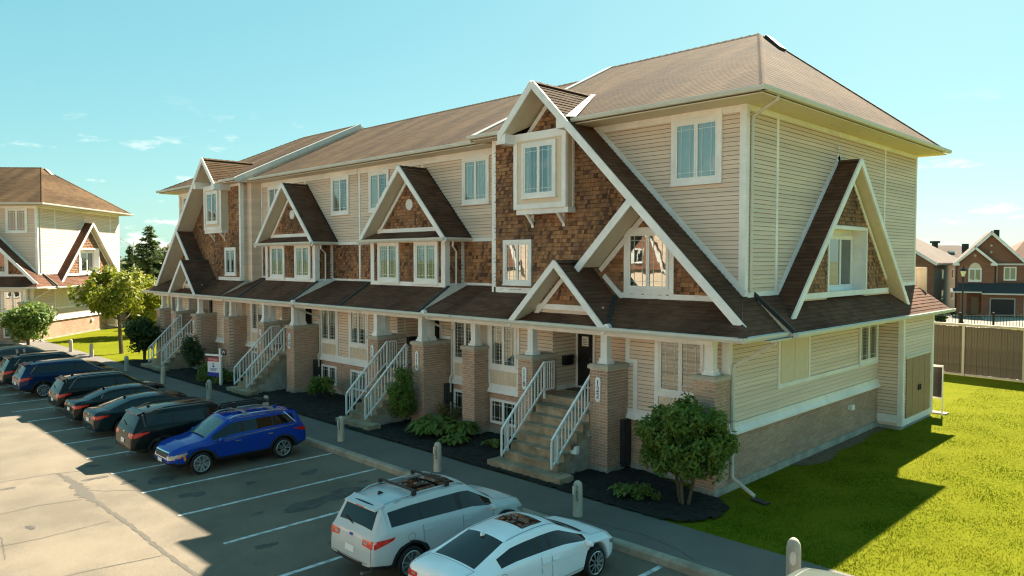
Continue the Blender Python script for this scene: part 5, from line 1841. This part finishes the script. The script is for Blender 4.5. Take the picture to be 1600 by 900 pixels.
def car(name, label, x, y_rear, paint, style='suv', nose_in=True, sL=1.0, sW=1.0, sH=1.0, spokes=5, rail=False, sunroof=None, plate=True, trimline=False, glass='car_glass', group='cars parked nose to kerb', lamps='wide', cat='car', roofrack=False, frontlights=False, tilt=0.0):
    k = STY[style]
    I = lambda key, xx: float(np.interp(xx, [p[0] for p in sorted(k[key])], [p[1] for p in sorted(k[key])]))
    L, W = k['L'] * sL, k['W'] * sW
    t = thing(name, label, cat, (x, y_rear + L * .45, -.15), math.radians(90 if nose_in else -90) + tilt, group)
    t.scale = (.9, .9, .9)
    r = k['r']
    hl = k['L'] / 2
    ax = (-hl + k['ro'], hl - k['fo'])
    Ra = r + .075
    sill = .24 if style == 'suv' else .19
    xs = {-hl, hl, -hl + .02, hl - .02}
    for p in k['zt']:
        xs.add(p[0])
    for a in ax:
        for q in (-1.1, -1.0, -.97, -.8, -.45, 0, .45, .8, .97, 1.0, 1.1):
            xs.add(a + q * Ra)
    b0, b1 = k['bl']
    w0, w1 = k['ws']
    s0, s1 = k['side']
    for p in (b0, b1, w0, w1, s0, s1, w0 - .05, b1 + .06):
        xs.add(p)
    for p in k['pil']:
        xs.update((p - .035, p + .035))
    xs = sorted(xs)
    st = [xs[0]]
    for q in xs[1:]:
        if q - st[-1] > .018:
            st.append(q)
    st[-1] = xs[-1]
    V, F, MI = [], [], []
    NR = 10
    for q in st:
        w, zb, zt, wr, dr = I('w', q), I('zb', q), I('zt', q), I('wr', q), I('dr', q)
        zb = min(zb, zt - .02)
        wr = min(wr, w * .97)
        z0 = sill + (.16 if q < -hl + .15 or q > hl - .15 else 0) * (1 if style == 'suv' else .5)
        for a in ax:
            if abs(q - a) < Ra:
                z0 = max(z0, r + math.sqrt(Ra * Ra - (q - a) ** 2) * .98)
        z1 = max(z0 + .07, .46 if style == 'suv' else .34)
        z2 = max(z1 + .05, .62)
        z2 = min(z2, zb - .03)
        z1 = min(z1, z2 - .02)
        z0 = min(z0, z1 - .02)
        sh, rl = (w * .985, zb), (wr, zt - dr)
        rows = [(w * .95, z0), (w * .99, z1), (w, z2), sh, lerp2(sh, rl, .10), lerp2(sh, rl, .90), rl, lerp2(rl, (0, zt), .10), (wr * .5, zt - dr * .22), (0, zt)]
        for yy, zz in rows:
            V.append((q * sL, yy * sW, zz * sH))
        for yy, zz in rows[:-1]:
            V.append((q * sL, -yy * sW, zz * sH))
    per = 2 * NR - 1
    vi = lambda i, j, sd: i * per + (j if sd > 0 or j == NR - 1 else NR + j)
    for i in range(len(st) - 1):
        xm = (st[i] + st[i + 1]) / 2
        for sd in (1, -1):
            for j in range(NR - 1):
                mi = 0
                if j == 0 and k['clad']:
                    mi = 1
                if j == 4 and s0 < xm < s1 and not any(abs(xm - p) < .034 for p in k['pil']):
                    mi = 4 if sd > 0 else 5
                if j == 4 and any(abs(xm - p) < .034 for p in k['pil']) and s0 < xm < s1:
                    mi = 1
                if j >= 7:
                    if w0 < xm < w1:
                        mi = 2
                    elif b0 < xm < b1:
                        mi = 3
                a, b, c, d = vi(i, j, sd), vi(i + 1, j, sd), vi(i + 1, j + 1, sd), vi(i, j + 1, sd)
                F.append((a, b, c, d) if sd < 0 else (d, c, b, a))
                MI.append(mi)
        F.append((vi(i, 0, 1), vi(i + 1, 0, 1), vi(i + 1, 0, -1), vi(i, 0, -1)))
        MI.append(6)
    for i in (0, len(st) - 1):
        for j in range(NR - 1):
            a, b, c, d = vi(i, j, 1), vi(i, j + 1, 1), vi(i, j + 1, -1), vi(i, j, -1)
            f = (a, b, c, d) if j < NR - 2 else (a, b, d)
            F.append(f if i else f[::-1])
            MI.append(1 if (j < 2 and k['clad']) else 0)
    me = bpy.data.meshes.new('cage')
    me.from_pydata(V, [], F)
    for _ in range(7):
        me.materials.append(None)
    me.polygons.foreach_set('material_index', MI)
    ob = bpy.data.objects.new('cage', me)
    COL.objects.link(ob)
    md = ob.modifiers.new('s', 'SUBSURF')
    md.levels = md.render_levels = 2
    ev = ob.evaluated_get(bpy.context.evaluated_depsgraph_get()).to_mesh()
    n = len(ev.vertices)
    co = np.empty(n * 3, np.float32)
    ev.vertices.foreach_get('co', co)
    co = co.reshape(-1, 3)
    fv = np.empty(len(ev.polygons) * 4, np.int32)
    ev.polygons.foreach_get('vertices', fv)
    fv = fv.reshape(-1, 4)
    fm = np.empty(len(ev.polygons), np.int32)
    ev.polygons.foreach_get('material_index', fm)
    nr = np.empty(n * 3, np.float32)
    ev.vertices.foreach_get('normal', nr)
    nr = nr.reshape(-1, 3)
    bvh = BVHTree.FromPolygons([tuple(map(float, c)) for c in co], [tuple(map(int, f)) for f in fv])
    bpy.data.objects.remove(ob)

    def sub(nm, ids, mat, push=0.0):
        sel = fv[np.isin(fm, ids)]
        if not len(sel):
            return
        u, inv = np.unique(sel, return_inverse=True)
        o = arr_obj(nm, co[u] + nr[u] * push, inv.reshape(-1, 4), mat, t)
        o.data.polygons.foreach_set('use_smooth', [True] * len(o.data.polygons))
        o.data.normals_split_custom_set_from_vertices([tuple(map(float, q)) for q in nr[u]])
        return o
    body = sub('body', [0], paint)
    sub('lower_trim', [1, 6], 'car_trim')
    sub('windscreen', [2], 'car_glass_pale' if glass == 'pale' else 'car_glass', .001)
    sub('rear_window', [3], glass if glass != 'pale' else 'car_glass', .001)
    sub('side_window', [4], 'car_glass', .001)
    sub('side_window', [5], 'car_glass', .001)

    def hit(o_, d_):
        h = bvh.ray_cast(Vector(o_), Vector(d_).normalized())
        return h[0]

    def strip(nm, pts, mat, width=.010, off=.0025):
        """thin band following the skin: pts given as (origin, direction) rays"""
        H_ = [hit(o_, d_) for o_, d_ in pts]
        Dn = [Vector(d_).normalized() for _, d_ in pts]
        m = MB()
        prev = None
        for i, h in enumerate(H_):
            if h is None:
                prev = None
                continue
            a_ = H_[max(i - 1, 0)] or h
            b_ = H_[min(i + 1, len(H_) - 1)] or h
            tg = (b_ - a_)
            if tg.length < 1e-5:
                prev = None
                continue
            sd = tg.normalized().cross(Dn[i]).normalized() * width / 2
            c = (h - Dn[i] * off + sd, h - Dn[i] * off - sd)
            if prev:
                m.poly([prev[0], prev[1], c[1], c[0]])
            prev = c
        if m.f:
            return obj(nm, m, mat, t)

    def patch(nm, quad, d, mat, off=.006, nu=8, nv=5, parent=None):
        d = Vector(d).normalized()
        P = [Vector(q) for q in quad]
        G = []
        for i in range(nu + 1):
            for j in range(nv + 1):
                u, v_ = i / nu, j / nv
                p = (P[0] * (1 - u) + P[1] * u) * (1 - v_) + (P[3] * (1 - u) + P[2] * u) * v_
                h = hit(p - d * 3, d)
                G.append(h - d * off if h is not None else None)
        m = MB()
        ok = {}
        for i in range(nu):
            for j in range(nv):
                q = [G[i * (nv + 1) + j], G[(i + 1) * (nv + 1) + j], G[(i + 1) * (nv + 1) + j + 1], G[i * (nv + 1) + j + 1]]
                if all(a_ is not None for a_ in q):
                    m.poly(q)
        if m.f:
            return obj(nm, m, mat, parent or t, True)
    hs = lambda z: z * sH
    # door seams, handles
    for sd in (1, -1):
        for xx in (k['pil'][0], k['pil'][1], s1 - .02):
            lo = .36 if xx != k['pil'][0] else .62
            top = I('zb', xx) + .02
            strip('door_seam', [((xx * sL, sd * 2, hs(lo + (top - lo) * i / 8)), (0, -sd, 0)) for i in range(9)], 'car_trim')
        x0, x1 = k['pil'][0] + .25, s1 - .02
        strip('door_seam', [((x0 + (x1 - x0) * i / 10) * sL, sd * 2, hs(.36)) and (((x0 + (x1 - x0) * i / 10) * sL, sd * 2, hs(.36)), (0, -sd, 0)) for i in range(11)], 'car_trim')
        for xx in (k['pil'][0] + .14, k['pil'][1] + .14):
            h = hit((xx * sL, sd * 2, hs(I('zb', xx) - .10)), (0, -sd, 0))
            if h is not None:
                m = MB()
                m.bar((h.x - .09, h.y + sd * .018, h.z), (h.x + .09, h.y + sd * .018, h.z + .006), .025, .03)
                obj('door_handle', m, paint if not trimline else 'chrome', t)
        # mirror
        xx = s1 - .16
        h = hit((xx * sL, sd * 2, hs(I('zb', xx) - .01)), (0, -sd, 0))
        if h is not None:
            m = MB()
            m.bar(h, h + Vector((0, sd * .10, .05)), .05, .04)
            m.lathe([(.0, -.10), (.055, -.09), (.085, -.04), (.09, .03), (.07, .085), (0, .10)], (0, 0, 0), 'y', 12)
            i0 = len(m.v) - 72
            for q in range(i0, len(m.v)):
                p = m.v[q]
                m.v[q] = (h.x + p[0] * .8 - .01, h.y + sd * .17 + p[1] * 1.05, h.z + .08 + p[2] * .85)
            obj('mirror', m, paint if paint != 'paint_black' else 'car_trim', t, True)
        if trimline:
            n = 26
            strip('window_trim', [((s0 - .02 + (s1 - s0) * i / n) * sL, 0, 0) and (((s0 - .02 + (s1 - s0) * i / n) * sL, sd * 2, hs(I('zb', s0 + (s1 - s0) * i / n) + .035)), (0, -sd, 0)) for i in range(n + 1)], 'chrome', .022, .004)
            n = 20
            strip('window_trim', [(((s0 - .03 + (w0 - s0) * i / n) * sL, sd * 2, hs(min(I('zt', s0 + (w0 - s0) * i / n) - I('dr', s0 + (w0 - s0) * i / n) - .03, I('zb', s0) + .10 + (w0 - s0) * i / n * 1.2))), (0, -sd, 0)) for i in range(n + 1)], 'chrome', .02, .004)
    if style == 'suv':
        h0, h1 = hit(((b1 + .10) * sL, 0, 3), (0, 0, -1)), hit(((b1 + .02) * sL, 0, 3), (0, 0, -1))
        if h0 is not None and h1 is not None:
            m = MB()
            zt_, xr_ = h1.z + .012, (b1 - .13) * sL
            hw_ = .56 * sW
            m.prism([(h0.x, -hw_, h0.z + .004), (h1.x, -hw_, zt_), (xr_, -hw_ * .97, zt_ - .05), (xr_, -hw_ * .97, zt_ - .085), (h1.x, -hw_, zt_ - .05)], (0, 2 * hw_, 0))
            obj('roof_spoiler', m, paint, t)
            m = MB()
            m.box(xr_ - .004, xr_ + .01, -.14, .14, zt_ - .078, zt_ - .058)
            obj('brake_lamp', m, 'lamp_red', t)
        for sd in (1, -1):
            strip('roof_seam', [(((b1 + .12 + (w0 - b1 - .2) * i / 12) * sL, sd * .50 * sW, 3), (0, 0, -1)) for i in range(13)], 'car_trim', .014)
    for sd in (1, -1):
        n = 18
        strip('side_crease', [(((ax[0] + .35 + (ax[1] - ax[0] - .2) * i / n) * sL, sd * 2, hs(.70 + .05 * (1 - i / n))), (0, -sd, 0)) for i in range(n + 1)], paint, .035, .010)
    fx = ax[0] * sL
    strip('fuel_flap', [((fx + .09 * math.cos(i * math.pi / 8), -2, hs(.90 if style == 'suv' else .82) + .08 * math.sin(i * math.pi / 8)), (0, 1, 0)) for i in range(17)], 'car_trim', .008)
    m = MB()
    m.tube([(-hl * sL - .01, -.45 * sW, .27), (-hl * sL + .25, -.45 * sW, .27)], .035, 8)
    obj('exhaust', m, 'alloy', t)
    # wheel-arch cladding
    if k['clad']:
        for a in ax:
            for sd in (1, -1):
                strip('arch_trim', [(((a + (Ra + .045) * math.cos(q_ * math.pi / 16)) * sL, sd * 2, hs(max(.3, r + (Ra + .035) * math.sin(q_ * math.pi / 16)))), (0, -sd, 0)) for q_ in range(17)], 'car_trim', .085, .007)
            
    # lamps
    zl = I('zb', -hl + .12)
    for sd in (1, -1):
        y0, y1 = sd * .42 * sW, sd * .80 * sW
        if style == 'suv':
            z0, z1 = zl - .17, zl - .01
        else:
            z0, z1 = zl - .17, zl - .035
        a = patch('tail_lamp', [(0, y0, hs(z0 + .03)), (0, y1, hs(z0)), (0, y1, hs(z1)), (0, y0, hs(z1 - .02))], (1, 0, 0), 'lamp_red')
        if a:
            e = -hl + .07
            patch('lamp_side', [((e + .0) * sL, sd * 2, hs(z0)), ((e + .42) * sL, sd * 2, hs(z1 - .03)), ((e + .46) * sL, sd * 2, hs(z1 + .02)), ((e + .0) * sL, sd * 2, hs(z1))], (0, -sd, 0), 'lamp_red', parent=a)
            patch('lamp_lens', [(0, y0 + sd * .05, hs(z0 + .06)), (0, y0 + sd * .17, hs(z0 + .06)), (0, y0 + sd * .17, hs(z1 - .05)), (0, y0 + sd * .05, hs(z1 - .05))], (1, 0, 0), 'lamp_clear', .010, 3, 2, a)
        e = hl - .10
        zf = I('zb', e)
        a = patch('headlamp', [(0, sd * .40 * sW, hs(zf - .11)), (0, sd * .74 * sW, hs(zf - .10)), (0, sd * .76 * sW, hs(zf + .03)), (0, sd * .42 * sW, hs(zf - .01))], (-1, 0, 0), 'lamp_clear')
        if a:
            patch('lamp_side', [((e - .38) * sL, sd * 2, hs(zf + .06)), ((e + .03) * sL, sd * 2, hs(zf - .10)), ((e + .03) * sL, sd * 2, hs(zf + .02)), ((e - .36) * sL, sd * 2, hs(zf + .12))], (0, -sd, 0), 'lamp_clear', parent=a)
            patch('lamp_amber', [((e - .22) * sL, sd * 2, hs(zf - .03)), ((e - .12) * sL, sd * 2, hs(zf - .06)), ((e - .12) * sL, sd * 2, hs(zf - .02)), ((e - .21) * sL, sd * 2, hs(zf + .01))], (0, -sd, 0), 'lamp_amber', .009, 4, 2, a)
        if frontlights:
            patch('side_marker', [((ax[1] + Ra + .04) * sL, sd * 2, hs(.52)), ((ax[1] + Ra + .10) * sL, sd * 2, hs(.52)), ((ax[1] + Ra + .12) * sL, sd * 2, hs(.70)), ((ax[1] + Ra + .06) * sL, sd * 2, hs(.70))], (0, -sd, 0), 'lamp_amber')
    # grille, plates, hatch seam
    patch('grille', [(0, -.42, hs(.60)), (0, .42, hs(.60)), (0, .46, hs(.76)), (0, -.46, hs(.76))], (-1, 0, 0), 'car_trim')
    patch('lower_grille', [(0, -.5, hs(.34)), (0, .5, hs(.34)), (0, .42, hs(.46)), (0, -.42, hs(.46))], (-1, 0, 0), 'car_trim')
    if frontlights:
        for a_, b_, c_, d_ in ((-.5, .5, .755, .785), (-.44, .44, .585, .605)):
            patch('grille_surround', [(0, a_, hs(c_)), (0, b_, hs(c_)), (0, b_, hs(d_)), (0, a_, hs(d_))], (-1, 0, 0), 'chrome', .012, 10, 1)
        patch('number_plate', [(0, -.16, hs(.44)), (0, .16, hs(.44)), (0, .16, hs(.56)), (0, -.16, hs(.56))], (-1, 0, 0), 'plate', .02, 2, 2)
    zp = .62 if style == 'suv' else .60
    if plate:
        patch('number_plate', [(0, -.16, hs(zp)), (0, .16, hs(zp)), (0, .16, hs(zp + .13)), (0, -.16, hs(zp + .13))], (1, 0, 0), 'plate', .012, 2, 2)
    patch('emblem', [(0, -.06, hs(zl - .05)), (0, .06, hs(zl - .05)), (0, .06, hs(zl)), (0, -.06, hs(zl))], (1, 0, 0), 'sign_blue' if paint == 'paint_pearl' else 'alloy', .01, 2, 2)
    if style == 'suv':
        strip('hatch_seam', [((-3, (-.74 + 1.48 * i / 12) * sW, hs(.50)), (1, 0, 0)) for i in range(13)], 'car_trim', .012)
        for sd in (1, -1):
            patch('reflector', [(0, sd * .52 * sW, hs(.40)), (0, sd * .72 * sW, hs(.40)), (0, sd * .72 * sW, hs(.46)), (0, sd * .52 * sW, hs(.46))], (1, 0, 0), 'lamp_red', .008, 3, 1)
            strip('hatch_seam', [((-3, sd * (.74 - .02 * i / 6) * sW, hs(.50 + .45 * i / 6)), (1, 0, 0)) for i in range(7)], 'car_trim', .012)
        strip('wiper', [((-3, (.05 + .4 * i / 6) * sW, hs(1.14 + .015 * i)), (1, 0, 0)) for i in range(7)], 'car_trim', .03, .015)
        patch('skid_plate', [(0, -.4 * sW, hs(.26)), (0, .4 * sW, hs(.26)), (0, .46 * sW, hs(.36)), (0, -.46 * sW, hs(.36))], (1, 0, 0), 'alloy', .008)
    else:
        strip('boot_seam', [((xx_ * sL, (-.62 + 1.24 * i / 12) * sW, 3), (0, 0, -1)) for i in range(13) for xx_ in (-1.80,)], 'car_trim', .010)
        for sd in (1, -1):
            strip('boot_seam', [(((-1.80 - .46 * i / 6) * sL, sd * .62 * sW, 3), (0, 0, -1)) for i in range(7)], 'car_trim', .010)
            strip('roof_seam', [(((-.95 + 1.4 * i / 12) * sL, sd * .50 * sW, 3), (0, 0, -1)) for i in range(13)], 'car_trim', .018)
    for sd in (1, -1):
        strip('bonnet_seam', [(((w1 + .05 + (hl - .3 - w1) * i / 8) * sL, sd * (.70 - .04 * i / 8) * sW, 3), (0, 0, -1)) for i in range(9)], 'car_trim', .010)
    strip('wiper', [(((w1 - .02) * sL, (-.55 + 1.1 * i / 14) * sW, 3), (0, 0, -1)) for i in range(15)], 'car_trim', .09, .006)
    if sunroof:
        a, b, hw = sunroof
        patch('sunroof', [(a * sL, -hw * sW, 0), (b * sL, -hw * sW, 0), (b * sL, hw * sW, 0), (a * sL, hw * sW, 0)], (0, 0, -1), 'car_glass', .006, 8, 8)
    if rail:
        for sd in (1, -1):
            pts = [hit(((-1.55 + 1.9 * i / 10) * sL, sd * .585 * sW, 3), (0, 0, -1)) for i in range(11)]
            pts = [p + Vector((0, 0, .05 if 0 < i < 10 else .005)) for i, p in enumerate(pts) if p is not None]
            m = MB()
            m.tube(pts, .02, 6)
            obj('roof_rail', m, 'alloy' if rail != 'dark' else 'car_trim', t, True)
        if rail == 'bars' or roofrack:
            for xx in (-1.05, -.15):
                h = hit((xx * sL, 0, 3), (0, 0, -1))
                m = MB()
                m.bar((xx * sL, -.62 * sW, h.z + .075), (xx * sL, .62 * sW, h.z + .075), .06, .03)
                for sd in (1, -1):
                    m.box(xx * sL - .05, xx * sL + .05, sd * .60 * sW - .03, sd * .60 * sW + .03, h.z - .03, h.z + .085)
                obj('cross_bar', m, 'alloy' if roofrack else 'car_trim', t)
        if roofrack:
            h = hit((-.6 * sL, 0, 3), (0, 0, -1))
            for yy in (.46, .18):
                m = MB()
                m.bar((-1.4 * sL, -yy, h.z + .15), (.25 * sL, -yy, h.z + .15), .10, .05)
                m.bar((-1.35 * sL, -yy, h.z + .22), (.20 * sL, -yy, h.z + .22), .06, .04)
                for xx in (-1.05, -.15):
                    m.box(xx * sL - .06, xx * sL + .06, -yy - .09, -yy + .09, h.z + .09, h.z + .26)
                obj('ski_carrier', m, 'car_trim', t)
    h = hit(((-1.45 if style == 'suv' else -.98) * sL, 0, 3), (0, 0, -1))
    if h is not None:
        m = MB()
        m.prism([(h.x - .09, -.02, h.z - .01), (h.x + .07, -.02, h.z - .01), (h.x - .03, -.02, h.z + .055), (h.x - .08, -.02, h.z + .055)], (0, .04, 0))
        obj('antenna', m, paint if paint != 'paint_pearl' else 'car_trim', t)
    # wheels
    rs = r * (sH * .5 + .5)
    ty = MB()
    ty.lathe([(.66 * rs, -.10), (.92 * rs, -.105), (.99 * rs, -.08), (rs, 0), (.99 * rs, .08), (.92 * rs, .105), (.66 * rs, .10)], n=28, axis='y')
    tym = ty.mesh('tyre', 'tyre', True)
    rm = MB()
    rm.lathe([(.76 * rs, -.100), (.72 * rs, -.108), (.665 * rs, -.10), (.64 * rs, -.04)], n=28, axis='y')
    rm.lathe([(.13 * rs, -.06), (.12 * rs, -.088), (.02, -.092)], n=12, axis='y')
    for i in range(spokes):
        a = 2 * math.pi * i / spokes + .3
        for da in ((-.16, .16) if spokes <= 6 else (0,)):
            c0, c1 = a + da * .6, a + da * 1.6
            p = Vector((.10 * rs * math.cos(c0), -.075, .10 * rs * math.sin(c0)))
            q = Vector((.69 * rs * math.cos(c1), -.090, .69 * rs * math.sin(c1)))
            rm.bar(p, q, .042 if spokes <= 6 else .036, .05, up=(0, 1, 0))
    rmm = rm.mesh('rim', 'alloy')
    dk = MB()
    dk.lathe([(.70 * rs, -.03), (.01, -.03)], n=20, axis='y')
    dkm = dk.mesh('brake_disc', 'car_trim')
    for a in ax:
        for sd in (1, -1):
            mt = Matrix.Translation((a * sL, sd * (I('w', a) - .115) * sW, rs)) @ Matrix.Rotation(0 if sd < 0 else math.pi, 4, 'Z') @ Matrix.Rotation(rng.uniform(0, 1), 4, 'Y')
            wh = link('wheel', tym, t, mt)
            link('rim', rmm, wh)
            link('brake_disc', dkm, wh)
    return t


car('parked_car', 'white saloon with a small sunroof parked nearest the lawn', -.14, -10.10, 'paint_white', 'sedan', sunroof=(-.35, .22, .40), spokes=10, cat='car')
car('parked_suv', 'silver-white SUV with a big dark glass roof and roof rails beside the white saloon', -2.56, -10.08, 'paint_pearl', 'suv', rail='bars', sunroof=(-.95, .22, .45), spokes=5, cat='SUV')
car('parked_suv', 'bright blue SUV backed into its stall with ski carriers on the roof', -12.12, -10.02, 'paint_blue', 'suv', nose_in=False, sL=1.01, sW=1.0, sH=.97, rail='rails', roofrack=True, trimline=True, spokes=5, glass='pale', frontlights=True, group=None, cat='SUV')
car('parked_suv', 'boxy black SUV with a pale rear window beside the blue SUV', -14.4, -10.28, 'paint_black', 'suv', sL=1.06, sW=1.03, sH=1.03, rail='dark', spokes=5, cat='SUV', glass='car_glass')
car('parked_car', 'dark teal-black saloon, first saloon beyond the boxy black SUV', -18.45, -10.10, 'paint_teal', 'sedan', spokes=8)
car('parked_car', 'black saloon with thin chrome window line between the teal saloon and the black crossover', -20.9, -10.05, 'paint_black', 'sedan', trimline=True, spokes=8, sH=1.0)
car('parked_suv', 'black crossover with chrome window outline and red tail lamps right of the navy SUV', -23.35, -9.98, 'paint_black', 'suv', trimline=True, spokes=8, sH=.99, rail='dark', cat='SUV')
car('parked_suv', 'navy blue SUV with a large silver rear wheel showing', -28.55, -10.15, 'paint_navy', 'suv', spokes=9, sL=1.05, sH=1.02, sW=1.03, trimline=True, cat='SUV')
car('parked_suv', 'long dark green-black SUV with roof bars behind the navy SUV', -31.15, -10.25, 'paint_teal', 'suv', spokes=8, sL=1.1, sH=1.07, sW=1.05, trimline=True, rail='dark', cat='SUV')
car('parked_car', 'silver saloon mostly hidden at the left edge behind the dark SUV', -33.6, -10.3, 'paint_silver', 'sedan', spokes=8)
car('parked_car', 'dark saloon farthest along the row in front of the round bush', -37.6, -10.35, 'paint_teal', 'sedan', spokes=8, sL=1.1, sH=1.1, sW=1.05)
car('parked_suv', 'grey-green SUV of which only the roof shows at the bottom edge by the white bollard', 5.27, -9.5, 'paint_green', 'suv', sH=1.08, spokes=8, cat='SUV')
